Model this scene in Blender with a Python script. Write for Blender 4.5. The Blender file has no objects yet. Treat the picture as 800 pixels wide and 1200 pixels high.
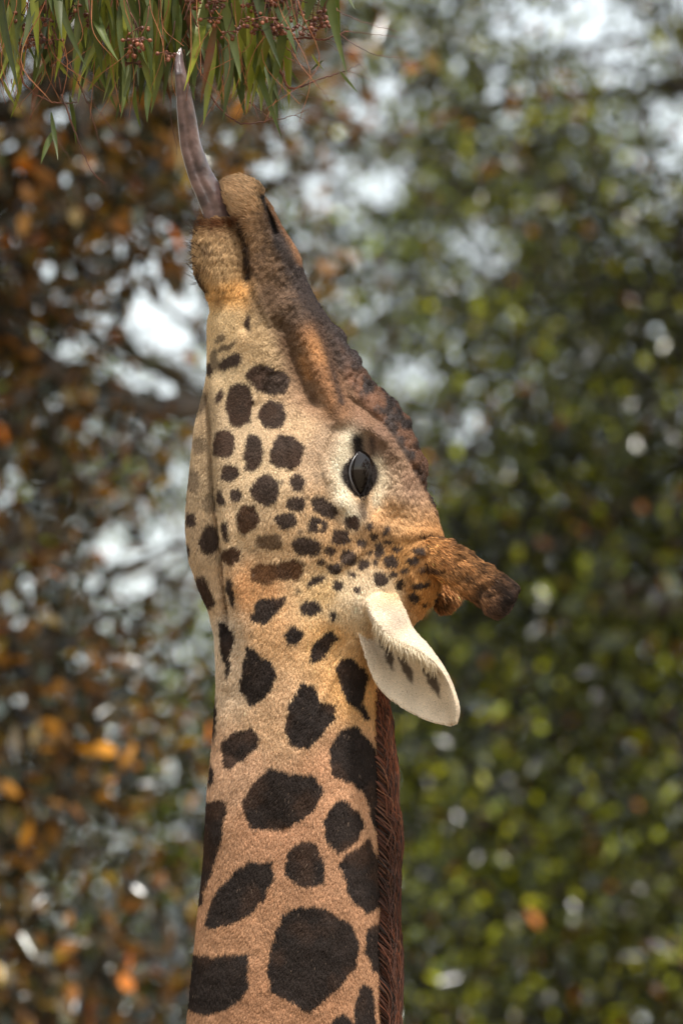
import bpy, bmesh, math, random
import numpy as np
from mathutils import Vector, Matrix, kdtree

# ------------------------------------------------------------------ camera, sky, sun, exposure
sc = bpy.context.scene
COL = sc.collection
PITCH = math.radians(12.0)
S = 0.00115                      # metres per photograph pixel at the giraffe
FOC = 9.0
F = np.array([0.0, 0.0, 4.2])    # the point the lens is focused on
AX = np.array([1.0, 0, 0])
AU = np.array([0, -math.sin(PITCH), math.cos(PITCH)])
AV = np.array([0, math.cos(PITCH), math.sin(PITCH)])
CAM = F - FOC * AV
cam_d = bpy.data.cameras.new('camera'); cam = bpy.data.objects.new('camera', cam_d); COL.objects.link(cam)
cam.location = CAM; cam.rotation_euler = (math.pi / 2 + PITCH, 0, 0)
cam_d.sensor_fit = 'VERTICAL'; cam_d.sensor_height = 36.0; cam_d.sensor_width = 24.0
cam_d.lens = 36.0 * FOC / (1200 * S)
cam_d.clip_start = 0.1; cam_d.clip_end = 3000
cam_d.dof.use_dof = True; cam_d.dof.focus_distance = FOC - 0.07
cam_d.dof.aperture_fstop = cam_d.lens / 50.0; cam_d.dof.aperture_blades = 0
sc.camera = cam

SUN_EL, SUN_AZ = math.radians(62), math.radians(22)     # azimuth measured from behind the camera towards the right
w = bpy.data.worlds.new('World'); sc.world = w; w.use_nodes = True
nt = w.node_tree; nt.nodes.clear()
sky = nt.nodes.new('ShaderNodeTexSky'); sky.sky_type = 'NISHITA'; sky.sun_disc = False
sky.sun_elevation = SUN_EL; sky.sun_rotation = math.pi - SUN_AZ
sky.air_density = 1.9; sky.dust_density = 0.8; sky.ozone_density = 0.0
bg = nt.nodes.new('ShaderNodeBackground'); bg.inputs['Strength'].default_value = 0.15
ow = nt.nodes.new('ShaderNodeOutputWorld')
veil = nt.nodes.new('ShaderNodeHueSaturation'); veil.inputs['Saturation'].default_value = 0.4      # thin high cloud
nt.links.new(sky.outputs[0], veil.inputs['Color']); nt.links.new(veil.outputs[0], bg.inputs[0]); nt.links.new(bg.outputs[0], ow.inputs[0])
sd = np.array([math.sin(SUN_AZ) * math.cos(SUN_EL), -math.cos(SUN_AZ) * math.cos(SUN_EL), math.sin(SUN_EL)])
sl = bpy.data.lights.new('sun', 'SUN'); sl.energy = 3.6; sl.angle = math.radians(5.0); sl.color = (1.0, 0.94, 0.86)
sun = bpy.data.objects.new('sun', sl); COL.objects.link(sun)
sun.rotation_euler = Vector(sd).to_track_quat('Z', 'Y').to_euler()
sc.view_settings.view_transform = 'Standard'; sc.view_settings.look = 'None'
sc.view_settings.exposure = 0.95; sc.view_settings.gamma = 1.0; sc.view_settings.use_curve_mapping = False
sc.render.engine = 'CYCLES'
sc.cycles.use_denoising = True
sc.cycles.max_bounces = 8; sc.cycles.diffuse_bounces = 4; sc.cycles.transmission_bounces = 4; sc.cycles.transparent_max_bounces = 8
sc.cycles.sample_clamp_indirect = 6.0

# ------------------------------------------------------------------ helpers
rng = np.random.default_rng(7)
random.seed(7)

def W(P):                        # (x, y, depth) in photograph pixels at the giraffe -> metres in the world
    P = np.asarray(P, float).reshape(-1, 3)
    return F + S * ((P[:, :1] - 400) * AX + (600 - P[:, 1:2]) * AU + P[:, 2:3] * AV)

def lin(c):                      # 0..255 sRGB -> linear
    c = np.asarray(c, float) / 255.0
    return np.where(c <= 0.04045, c / 12.92, ((c + 0.055) / 1.055) ** 2.4)

def _hash(ix, iy, iz, seed):
    h = (ix * 374761393 + iy * 668265263 + iz * 2147483647 + seed * 1274126177) & 0xffffffff
    h = ((h ^ (h >> 13)) * 1274126177) & 0xffffffff
    h = (h ^ (h >> 16)) & 0xffffffff
    return h.astype(np.float64) / 4294967295.0

def vnoise(x, y, z=0.0, seed=0):
    x, y, z = np.broadcast_arrays(np.asarray(x, float), np.asarray(y, float), np.asarray(z, float))
    ix, iy, iz = [np.floor(a).astype(np.int64) for a in (x, y, z)]
    fx, fy, fz = x - ix, y - iy, z - iz
    fx, fy, fz = [a * a * (3 - 2 * a) for a in (fx, fy, fz)]
    r = 0
    for dx in (0, 1):
        for dy in (0, 1):
            for dz in (0, 1):
                wt = (fx if dx else 1 - fx) * (fy if dy else 1 - fy) * (fz if dz else 1 - fz)
                r = r + wt * _hash(ix + dx, iy + dy, iz + dz, seed)
    return r

def fbm(x, y, z=0.0, seed=0, octv=3):
    a, s, t = 0.0, 1.0, 0.0
    for o in range(octv):
        a = a + s * vnoise(np.asarray(x) * 2 ** o, np.asarray(y) * 2 ** o, np.asarray(z) * 2 ** o, seed + o); t += s; s *= 0.5
    return a / t

def sst(a, b, x):
    t = np.clip((x - a) / (b - a), 0, 1); return t * t * (3 - 2 * t)

def smooth_curve(pts, lo, hi, sig=5):
    pts = np.array(pts, float); g = np.arange(lo, hi + 1)
    v = np.interp(g, pts[:, 0], pts[:, 1])
    k = np.exp(-0.5 * (np.arange(-3 * sig, 3 * sig + 1) / sig) ** 2); k /= k.sum()
    vp = np.pad(v, 3 * sig, mode='reflect', reflect_type='odd')
    return g, np.convolve(vp, k, 'valid')

def seg_dist(x, y, pts):         # distance to a polyline
    d = np.full(np.shape(x), 1e9)
    for (ax, ay), (bx, by) in zip(pts[:-1], pts[1:]):
        vx, vy = bx - ax, by - ay
        t = np.clip(((x - ax) * vx + (y - ay) * vy) / (vx * vx + vy * vy + 1e-9), 0, 1)
        d = np.minimum(d, np.hypot(x - ax - t * vx, y - ay - t * vy))
    return d

def poly_sd(x, y, pts):          # signed distance to a polygon, negative inside
    n = len(pts); d = np.full(np.shape(x), 1e9); inside = np.zeros(np.shape(x), bool)
    for i in range(n):
        ax, ay = pts[i]; bx, by = pts[(i + 1) % n]
        vx, vy = bx - ax, by - ay
        t = np.clip(((x - ax) * vx + (y - ay) * vy) / (vx * vx + vy * vy + 1e-9), 0, 1)
        d = np.minimum(d, np.hypot(x - ax - t * vx, y - ay - t * vy))
        c = ((ay > y) != (by > y)) & (x < (bx - ax) * (y - ay) / ((by - ay) if by != ay else 1e-9) + ax)
        inside ^= c
    return np.where(inside, -d, d)

def mesh_np(name, V, faces, mat=None, parent=None, smooth=True, off=None):
    V = np.asarray(V, float)
    if off is not None: V = V - off
    me = bpy.data.meshes.new(name)
    if isinstance(faces, np.ndarray):
        nf, k = faces.shape
        me.vertices.add(len(V)); me.vertices.foreach_set('co', V.astype(np.float32).ravel())
        me.loops.add(nf * k); me.loops.foreach_set('vertex_index', faces.astype(np.int32).ravel())
        me.polygons.add(nf); me.polygons.foreach_set('loop_start', np.arange(0, nf * k, k, dtype=np.int32))
        me.update(calc_edges=True)
    else:
        me.from_pydata(V.tolist(), [], faces); me.update()
    if smooth: me.polygons.foreach_set('use_smooth', np.ones(len(me.polygons), bool))
    o = bpy.data.objects.new(name, me); COL.objects.link(o)
    if mat: me.materials.append(mat)
    if parent: o.parent = parent
    return o

def empty(name, loc, label=None, cat=None, group=None):
    o = bpy.data.objects.new(name, None); COL.objects.link(o); o.location = loc; o.empty_display_size = 0.1
    if label: o['label'] = label
    if cat: o['category'] = cat
    if group: o['group'] = group
    return o

def tube(path, radii, n=8, cap=True, flat=1.0):      # a tapered tube along a path: vertices and quads
    path = np.asarray(path, float); m = len(path); radii = np.broadcast_to(np.asarray(radii, float), (m,))
    T = np.gradient(path, axis=0); T /= np.linalg.norm(T, axis=1, keepdims=True) + 1e-12
    up = np.array([0.13, 0.97, 0.21]); V = []; Fc = []
    for i in range(m):
        a = np.cross(T[i], up); a /= np.linalg.norm(a) + 1e-12; b = np.cross(a, T[i])
        th = np.arange(n) * 2 * math.pi / n
        V.append(path[i] + radii[i] * (np.cos(th)[:, None] * a + flat * np.sin(th)[:, None] * b))
    for i in range(m - 1):
        for j in range(n):
            Fc.append((i * n + j, i * n + (j + 1) % n, (i + 1) * n + (j + 1) % n, (i + 1) * n + j))
    V = np.vstack(V)
    if cap:
        Fc.append(tuple(range(n))[::-1]); Fc.append(tuple(range((m - 1) * n, m * n)))
    return V, Fc

class MB:                         # collects several shapes into one mesh
    def __init__(s): s.V = []; s.F = []; s.n = 0
    def add(s, V, Fc):
        s.V.append(np.asarray(V)); s.F += [tuple(int(i) + s.n for i in f) for f in Fc]; s.n += len(V)
    def build(s, name, mat, parent=None, off=None, smooth=True):
        return mesh_np(name, np.vstack(s.V), s.F, mat, parent, smooth, off)

def set_color(me, name, C, domain='POINT'):
    a = me.attributes.new(name, 'FLOAT_COLOR', domain)
    rgba = np.ones((len(C), 4), np.float32); rgba[:, :3] = C
    a.data.foreach_set('color', rgba.ravel())

def spline(pts, n):               # Catmull-Rom through points
    P = np.asarray(pts, float); P = np.vstack([2 * P[0] - P[1], P, 2 * P[-1] - P[-2]])
    out = []
    for t in np.linspace(0, len(P) - 3 - 1e-6, n):
        i = int(t); u = t - i; a, b, c, d = P[i:i + 4]
        out.append(0.5 * (2 * b + (c - a) * u + (2 * a - 5 * b + 4 * c - d) * u * u + (3 * b - a - 3 * c + d) * u ** 3))
    return np.array(out)

# ------------------------------------------------------------------ materials
def new_mat(name):
    m = bpy.data.materials.new(name); m.use_nodes = True
    return m, m.node_tree, m.node_tree.nodes['Principled BSDF']

def attr_mat(name, attr, rough=0.7, spec=0.3, mul=1.0, bump=0.0, bscale=600):
    m, t, p = new_mat(name)
    a = t.nodes.new('ShaderNodeAttribute'); a.attribute_name = attr
    mx = t.nodes.new('ShaderNodeMix'); mx.data_type = 'RGBA'; mx.blend_type = 'MULTIPLY'; mx.inputs[0].default_value = 1
    t.links.new(a.outputs['Color'], mx.inputs[6]); mx.inputs[7].default_value = (mul, mul, mul, 1)
    t.links.new(mx.outputs[2], p.inputs['Base Color'])
    p.inputs['Roughness'].default_value = rough; p.inputs['Specular IOR Level'].default_value = spec
    if bump:
        tc = t.nodes.new('ShaderNodeTexCoord'); n = t.nodes.new('ShaderNodeTexNoise'); n.inputs['Scale'].default_value = bscale; n.inputs['Detail'].default_value = 4
        b = t.nodes.new('ShaderNodeBump'); b.inputs['Strength'].default_value = bump; b.inputs['Distance'].default_value = 0.002
        t.links.new(tc.outputs['Object'], n.inputs['Vector']); t.links.new(n.outputs[0], b.inputs['Height']); t.links.new(b.outputs[0], p.inputs['Normal'])
    return m

def hair_mat(name, attr, spec=0.18, rough=0.42):
    m = bpy.data.materials.new(name); m.use_nodes = True; t = m.node_tree; t.nodes.clear()
    a = t.nodes.new('ShaderNodeAttribute'); a.attribute_name = attr
    d = t.nodes.new('ShaderNodeBsdfDiffuse')
    tr = t.nodes.new('ShaderNodeBsdfTranslucent')
    h = t.nodes.new('ShaderNodeBsdfHair'); h.component = 'Reflection'
    h.inputs['RoughnessU'].default_value = rough * 0.6; h.inputs['RoughnessV'].default_value = rough * 1.6
    m1 = t.nodes.new('ShaderNodeMixShader'); m1.inputs[0].default_value = 0.22
    m2 = t.nodes.new('ShaderNodeMixShader'); m2.inputs[0].default_value = spec
    o = t.nodes.new('ShaderNodeOutputMaterial')
    mt = t.nodes.new('ShaderNodeMix'); mt.data_type = 'RGBA'; mt.inputs[0].default_value = 0.10; mt.inputs[7].default_value = (0.9, 0.88, 0.85, 1)
    t.links.new(a.outputs['Color'], mt.inputs[6]); t.links.new(mt.outputs[2], h.inputs['Color'])
    t.links.new(a.outputs['Color'], d.inputs['Color']); t.links.new(a.outputs['Color'], tr.inputs['Color'])
    t.links.new(d.outputs[0], m1.inputs[1]); t.links.new(tr.outputs[0], m1.inputs[2])
    t.links.new(m1.outputs[0], m2.inputs[1]); t.links.new(h.outputs[0], m2.inputs[2]); t.links.new(m2.outputs[0], o.inputs[0])
    return m

def leaf_mat(name, attr, back=None, rough=0.3, trans=0.3, spec=0.5, tint=(1.1, 1.15, 0.35)):
    m, t, p = new_mat(name)
    a = t.nodes.new('ShaderNodeAttribute'); a.attribute_name = attr
    src = a.outputs['Color']
    if back:
        b = t.nodes.new('ShaderNodeAttribute'); b.attribute_name = back
        g = t.nodes.new('ShaderNodeNewGeometry')
        mx = t.nodes.new('ShaderNodeMix'); mx.data_type = 'RGBA'
        t.links.new(g.outputs['Backfacing'], mx.inputs[0]); t.links.new(src, mx.inputs[6]); t.links.new(b.outputs['Color'], mx.inputs[7])
        src = mx.outputs[2]
        rm = t.nodes.new('ShaderNodeMapRange'); rm.inputs[3].default_value = rough; rm.inputs[4].default_value = 0.65
        t.links.new(g.outputs['Backfacing'], rm.inputs[0]); t.links.new(rm.outputs[0], p.inputs['Roughness'])
    else:
        p.inputs['Roughness'].default_value = rough
    t.links.new(src, p.inputs['Base Color']); p.inputs['Specular IOR Level'].default_value = spec
    mt = t.nodes.new('ShaderNodeMix'); mt.data_type = 'RGBA'; mt.blend_type = 'MULTIPLY'; mt.inputs[0].default_value = 1
    t.links.new(a.outputs['Color'], mt.inputs[6]); mt.inputs[7].default_value = (*tint, 1)
    tr = t.nodes.new('ShaderNodeBsdfTranslucent'); t.links.new(mt.outputs[2], tr.inputs['Color'])
    ms = t.nodes.new('ShaderNodeMixShader'); ms.inputs[0].default_value = trans
    o = t.nodes['Material Output']
    t.links.new(p.outputs[0], ms.inputs[1]); t.links.new(tr.outputs[0], ms.inputs[2]); t.links.new(ms.outputs[0], o.inputs[0])
    return m

def noise_mat(name, c1, c2, scale=20, rough=0.8, bump=0.4, detail=6, dist=0.02):
    m, t, p = new_mat(name)
    tc = t.nodes.new('ShaderNodeTexCoord'); n = t.nodes.new('ShaderNodeTexNoise'); n.inputs['Scale'].default_value = scale; n.inputs['Detail'].default_value = detail
    r = t.nodes.new('ShaderNodeValToRGB'); r.color_ramp.elements[0].position = 0.35; r.color_ramp.elements[1].position = 0.65
    r.color_ramp.elements[0].color = (*c1, 1); r.color_ramp.elements[1].color = (*c2, 1)
    t.links.new(tc.outputs['Object'], n.inputs['Vector']); t.links.new(n.outputs[0], r.inputs[0]); t.links.new(r.outputs[0], p.inputs['Base Color'])
    p.inputs['Roughness'].default_value = rough
    b = t.nodes.new('ShaderNodeBump'); b.inputs['Strength'].default_value = bump; b.inputs['Distance'].default_value = dist
    t.links.new(n.outputs[0], b.inputs['Height']); t.links.new(b.outputs[0], p.inputs['Normal'])
    return m

# ------------------------------------------------------------------ ground
gm = noise_mat('dry_ground', (0.10, 0.075, 0.045), (0.17, 0.13, 0.075), 1.3, 0.95, 0.5)
g = mesh_np('ground', [(-1500, -1500, 0), (1500, -1500, 0), (1500, 1500, 0), (-1500, 1500, 0)], [(0, 1, 2, 3)], gm, None, False)
g['kind'] = 'structure'

# ------------------------------------------------------------------ trees behind the giraffe
def on_ray(px, py, D):           # the place D metres from the lens that the photograph shows at (px, py)
    p = W([(px, py, 0)])[0] - CAM
    return CAM + p * (D / FOC)

bark_dark = noise_mat('bark_dark', (0.035, 0.026, 0.02), (0.10, 0.075, 0.055), 9, 0.9, 0.8)
bark_pale = noise_mat('bark_pale', (0.12, 0.085, 0.06), (0.26, 0.19, 0.14), 7, 0.9, 0.6)
lm_rust = leaf_mat('leaf_rust_backed', 'leaf_color', 'leaf_back', 0.22, 0.28, 0.9, (1.9, 1.2, 0.3))
lm_green = leaf_mat('leaf_green', 'leaf_color', None, 0.22, 0.36, 0.9, (1.9, 1.75, 0.3))

def make_tree(name, label, cat, base, height, clumps, leaf, palette, back, lmat, bark, trunk_r, limbs, seed, thin=(1, 1, 1), gaps=(), group='trees behind the giraffe'):
    """clumps: (centre xyz, radius xyz, leaves); leaf: (length, width); palette: sRGB front colours with weights"""
    r = np.random.default_rng(seed)
    base = np.array([base[0], base[1], 0.0])
    root = empty(name, base, label, cat, group)
    mb = MB()
    n = 12; zz = np.linspace(0, height, n)
    trunk = np.stack([base[0] + 0.12 * np.cumsum(r.normal(0, .5, n)), base[1] + 0.12 * np.cumsum(r.normal(0, .5, n)), zz], 1)
    trunk[:3, :2] = base[:2] + (trunk[:3, :2] - trunk[0, :2]) * 0.3
    mb.add(*tube(trunk, np.linspace(trunk_r, trunk_r * 0.25, n) * (1 + 0.5 * np.exp(-zz / 0.4)), 10))
    for (c, R, k) in clumps:
        for q in range(limbs):
            i = int(np.clip(np.searchsorted(zz, c[2] - 1.2 * r.uniform(0.4, 1.3)), 2, n - 2))
            a = trunk[i]; b = np.array(c) + r.uniform(-.6, .6, 3) * np.array(R)
            m1 = a * 0.6 + b * 0.4 + r.normal(0, 0.18, 3); m2 = a * 0.25 + b * 0.75 + r.normal(0, 0.14, 3)
            p = spline([a, m1, m2, b], 12)
            mb.add(*tube(p, np.linspace(trunk_r * 0.2, 0.006, 12) * r.uniform(.6, 1.2), 6))
            for tw in range(7):
                j = r.integers(4, 11); e = p[j] + r.normal(0, 0.32, 3)
                mb.add(*tube(spline([p[j], (p[j] + e) / 2 + r.normal(0, .06, 3), e], 6), np.linspace(0.012, 0.003, 6), 4))
    mb.build('trunk', bark, root, base)
    Ps = []; Ax = []
    for (c, R, k) in clumps:
        nt_ = max(4, int(k / 16))
        d = r.normal(0, 1, (nt_, 3)); d /= np.linalg.norm(d, axis=1, keepdims=True)
        tc = np.array(c) + d * (r.uniform(0, 1, (nt_, 1)) ** 0.45) * np.array(R)
        idx = r.integers(0, nt_, k)
        Ps.append(tc[idx] + r.normal(0, 1, (k, 3)) * np.array([0.13, 0.13, 0.11])); Ax.append(d[idx])
    P = np.vstack(Ps); A = np.vstack(Ax)
    el = 600 - (np.arctan2(P[:, 2] - CAM[2], P[:, 1] - CAM[1]) - PITCH) * FOC / S     # leafier low down than near the top
    keep = (r.uniform(0, 1, len(P)) < np.interp(el, [100, 550, 900], thin)) | (el < -150)                                  # gaps in the crown
    for (hx, hy, hr) in GAPS + list(gaps):
        Dm = np.linalg.norm(clumps[0][0] - CAM); c0 = on_ray(hx, hy, Dm); rr = hr * Dm / FOC * S
        dd = np.hypot(P[:, 0] - c0[0], (P[:, 2] - c0[2]) - (P[:, 1] - c0[1]) * math.tan(PITCH)) / rr + r.normal(0, .3, len(P))
        keep &= (dd > 1) | (r.uniform(0, 1, len(P)) < .24)
    P = P[keep]; A = A[keep]; N = len(P)
    big = el[keep] < -150
    ax = A * 0.5 + r.normal(0, 0.8, (N, 3)) + np.array([0, 0, -0.35]); ax /= np.linalg.norm(ax, axis=1, keepdims=True)
    nr = r.normal(0, 0.75, (N, 3)) + np.array([0, -0.25, 0.75])
    sx = np.cross(ax, nr); sx /= np.linalg.norm(sx, axis=1, keepdims=True) + 1e-9
    nn = np.cross(sx, ax)
    bg_ = np.where(big, 2.2, 1.0)[:, None]
    L = leaf[0] * bg_ * r.uniform(0.6, 1.25, (N, 1)); Wd = leaf[1] * bg_ * r.uniform(0.7, 1.2, (N, 1)) * 0.5
    cv = r.uniform(0.05, 0.3, (N, 1)) * L
    v = np.stack([P, P + ax * L * .3 + sx * Wd * .9 + nn * cv * .5, P + ax * L * .68 + sx * Wd * .75 + nn * cv * .3, P + ax * L - nn * cv * .4,
                  P + ax * L * .68 - sx * Wd * .75 + nn * cv * .3, P + ax * L * .3 - sx * Wd * .9 + nn * cv * .5], 1)
    b0 = np.arange(N)[:, None] * 6
    fc = np.concatenate([b0 + np.array([[0, 1, 2, 3]]), b0 + np.array([[0, 3, 4, 5]])], 0)
    o = mesh_np('crown', v.reshape(-1, 3), fc, lmat, root, True, base)
    cols = np.array([lin(c) for c, _ in palette]); wts = np.array([q for _, q in palette], float); wts /= wts.sum()
    pick = r.choice(len(cols), N, p=wts)
    C = cols[pick] * (0.25 + 1.9 * r.uniform(0, 1, (N, 1)) ** 2.2)
    set_color(o.data, 'leaf_color', np.repeat(C, 6, 0))
    if back:
        cb = np.array([lin(c) for c, _ in back]); wb = np.array([q for _, q in back], float); wb /= wb.sum()
        set_color(o.data, 'leaf_back', np.repeat(cb[r.choice(len(cb), N, p=wb)] * r.uniform(.6, 1.3, (N, 1)), 6, 0))
    return root

GAPS = [(375, 205, 54), (185, 385, 52), (140, 655, 54), (215, 640, 32), (562, 290, 42), (700, 35, 46), (590, 120, 30), (785, 165, 36), (490, 440, 26), (440, 110, 34), (455, 210, 30), (610, 30, 30), (30, 700, 22), (545, 500, 22)]
def over(x, y, z, rx, ry, rz, n): return (np.array([x, y, z], float), (rx, ry, rz), n)  # unseen leaf clumps added above the frame to shade the trees behind

def clump(px, py, D, rpx, n, flat=0.8, dd=0.7):
    c = on_ray(px, py, D); k = D / FOC * S
    return (c, (rpx * k, dd, rpx * k * flat), int(n * 1.35))

GREEN = [((56, 62, 26), 4), ((76, 84, 26), 3), ((38, 44, 24), 6), ((130, 136, 34), 2.6), ((160, 160, 44), 1.0), ((150, 92, 34), .6)]
OLIVE = [((46, 50, 26), 5), ((64, 68, 28), 3), ((32, 38, 24), 6), ((118, 122, 36), 2.0), ((130, 84, 34), .5)]
RUSTF = [((38, 46, 36), 5), ((54, 58, 32), 3), ((116, 94, 28), 3), ((180, 106, 24), .25)]
RUSTB = [((120, 80, 26), 4), ((150, 94, 24), 2.5), ((72, 58, 28), 4), ((44, 52, 30), 4), ((206, 138, 30), 2.4)]

make_tree('rust_leaved_tree', 'dark tree with glossy leaves and rusty orange undersides behind the throat', 'tree', on_ray(-150, 600, 15.0)[:2], 9.5,
    [clump(60, 190, 15, 190, 2300, .7), clump(-60, 420, 15.3, 200, 2000), clump(60, 560, 15.5, 120, 700, .5), clump(-40, 820, 15.2, 230, 2600, .8),
     clump(120, 880, 15.6, 130, 900, .6), clump(-60, 1080, 15, 260, 2400), clump(260, 90, 15.8, 170, 1100, .6), clump(330, 330, 16, 90, 260),
     clump(150, 1150, 15.5, 180, 1300), clump(-330, 300, 15, 260, 1800), clump(-330, 900, 15, 260, 1800), clump(100, -150, 15, 300, 2200), clump(-250, -150, 15, 250, 1500),
     clump(200, 1400, 15, 260, 1600), clump(-200, 1400, 15, 260, 1600),
     *[clump(qx, qy, 15.3, 260, 1500) for qx in (-620, -980, -1300) for qy in (-50, 350, 750, 1150)],
     over(-2.2, 5.6, 8.6, 2.0, 1.5, .5, 585), over(0.6, 5.2, 8.7, 1.6, 1.5, .5, 450), over(-1.0, 8.2, 9.0, 2.2, 1.5, .5, 540)],
    (0.062, 0.030), RUSTF, RUSTB, lm_rust, bark_dark, 0.2, 1, 11, (.6, .52, .58), [(190, 965, 70), (90, 1060, 50), (150, 1140, 40), (60, 420, 26), (20, 560, 22), (110, 540, 24)])
make_tree('broad_green_tree', 'broad green tree with yellowish leaves behind the mane', 'tree', on_ray(985, 600, 19.0)[:2], 10.5,
    [clump(600, 860, 19, 260, 5200), clump(760, 640, 19.3, 230, 4200), clump(640, 430, 19, 190, 2100), clump(780, 330, 19.4, 160, 1500), clump(560, 1120, 18.6, 260, 5000),
     clump(820, 1050, 19, 260, 4600), clump(520, 640, 19.2, 150, 1900), clump(640, 180, 19, 170, 1200), clump(1050, 700, 19, 280, 2600), clump(1050, 200, 19, 280, 1800),
     clump(1050, 1200, 19, 280, 2200), clump(760, -150, 19, 280, 1800), clump(480, 60, 19.4, 160, 900), clump(620, 1420, 19, 300, 2400), *[clump(qx, qy, 19.4, 280, 2200) for qx in (1350, 1650) for qy in (-50, 350, 750, 1150, 1550)],
     over(1.6, 8.8, 9.3, 2.2, 1.7, .5, 1900), over(4.4, 8.6, 9.4, 2.4, 1.7, .5, 1900), over(3.0, 11.8, 9.8, 2.6, 1.8, .6, 2280), over(2.6, 6.2, 8.9, 2.0, 1.3, .4, 1235)],
    (0.052, 0.027), GREEN, None, lm_green, bark_dark, 0.19, 2, 12, (.85, .78, .8))
make_tree('pale_limbed_tree', 'tree with pale brown limbs and olive leaves between the other trees', 'tree', on_ray(-330, 600, 23.5)[:2], 12.5,
    [clump(420, 330, 23.5, 230, 2500), clump(200, 700, 23.6, 260, 3300), clump(420, 900, 23.4, 280, 4200), clump(120, 1050, 23.6, 280, 4200), clump(560, 200, 23.5, 200, 1700),
     clump(20, 480, 23.5, 200, 1500), clump(380, 1200, 23.5, 280, 3600), clump(300, 60, 23.5, 240, 1900), clump(-150, 800, 23.5, 260, 2000), clump(-150, 300, 23.5, 260, 1500),
     clump(300, 1450, 23.5, 300, 2000), *[clump(qx, qy, 23.5, 280, 1700) for qx in (-450, -800, -1150) for qy in (50, 500, 950)], clump(400, -200, 23.5, 300, 1600), over(0.2, 13.1, 10.6, 2.6, 2.0, .6, 900), over(-2.4, 12.6, 10.4, 2.4, 2.0, .6, 800)],
    (0.062, 0.031), OLIVE + [((128, 144, 44), 4), ((160, 172, 60), 1.5)], None, lm_green, bark_pale, 0.22, 3, 13, (.85, .82, .9))
make_tree('shadowy_olive_tree', 'shadowy olive tree farther off behind the horned brow', 'tree', on_ray(1060, 600, 28.0)[:2], 14.0,
    [clump(640, 700, 28, 260, 4200), clump(840, 480, 28, 240, 2800), clump(620, 1000, 28, 300, 4800), clump(860, 950, 28, 280, 4000), clump(640, 330, 28, 220, 1700), clump(860, 120, 28, 220, 1300),
     clump(1080, 700, 28, 300, 2200), clump(500, 480, 28, 160, 900), clump(700, 1300, 28, 340, 3400), clump(1050, 1250, 28, 300, 1600)],
    (0.07, 0.035), OLIVE, None, lm_green, bark_dark, 0.26, 2, 14, (.6, .55, .62))

# ------------------------------------------------------------------ giraffe: the shape, in photograph pixels
ROOT = np.array([0.75, 0.32, 0.0])
gir = empty('giraffe', ROOT, 'giraffe with dark brown patches stretching its neck and long tongue up to the leaves', 'giraffe')

XL = [(207, 278), (210, 267), (215, 261), (222, 259), (232, 262), (245, 268), (258, 273), (280, 281), (300, 285), (325, 282), (345, 262), (365, 246), (380, 243),
      (420, 243), (437, 243), (465, 237), (500, 228), (539, 224), (590, 219), (620, 218), (656, 222), (689, 233), (716, 245), (745, 252), (780, 254), (812, 254),
      (880, 249), (925, 244), (1015, 239), (1090, 231), (1180, 222), (1200, 220), (1340, 205)]
XR = [(207, 282), (210, 297), (215, 303), (222, 308), (232, 311), (241, 317), (260, 326), (274, 335), (293, 347), (304, 352), (312, 352.5), (333, 360), (360, 375), (390, 396), (423, 419), (442, 431),
      (474, 462), (492, 477), (519, 488), (541, 496), (562, 499), (572, 497), (594, 508), (612, 514), (640, 521), (670, 521), (690, 517), (703, 510), (718, 497), (735, 480), (760, 460), (800, 446),
      (835, 443), (960, 443), (1050, 446), (1200, 447), (1340, 452)]
DP = [(207, 4), (210, 17), (216, 27), (230, 37), (260, 43), (300, 46), (340, 50), (380, 54), (430, 60), (480, 68), (530, 79), (570, 85), (610, 85), (650, 80), (700, 75), (760, 73),
      (850, 77), (1000, 83), (1200, 90), (1340, 95)]
Y0, Y1 = 207, 1340
gy, cXL = smooth_curve(XL, Y0, Y1, 3); _, cXR = smooth_curve(XR, Y0, Y1, 3); _, cDP = smooth_curve(DP, Y0, Y1, 4)
FOLD = [(243, 432), (250, 500), (252, 560), (256, 600), (262, 640), (266, 690), (270, 725)]
ALM = dict(x=422, y0=530, y1=583, l=12.8, r=11.8)

def almond(x, y):                # below 1 inside the opening of the eyelids
    t = np.clip((y - ALM['y0']) / (ALM['y1'] - ALM['y0']), 1e-4, 1 - 1e-4)
    wdt = np.sin(math.pi * t ** 0.92) ** 0.85
    cx = ALM['x'] + 1.5 * (t - 0.5)
    e = np.where(x < cx, (cx - x) / (ALM['l'] * wdt + 0.3), (x - cx) / (ALM['r'] * wdt + 0.3))
    return np.where((y > ALM['y0'] - 3) & (y < ALM['y1'] + 3), e, 9.0)

def gauss(x, y, cx, cy, sx, sy, rot=0):
    a = math.radians(rot); u = (x - cx) * math.cos(a) + (y - cy) * math.sin(a); v = -(x - cx) * math.sin(a) + (y - cy) * math.cos(a)
    return np.exp(-0.5 * ((u / sx) ** 2 + (v / sy) ** 2))

def ridge(x, y, pts, wd): return np.exp(-0.5 * (seg_dist(x, y, pts) / wd) ** 2)

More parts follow.
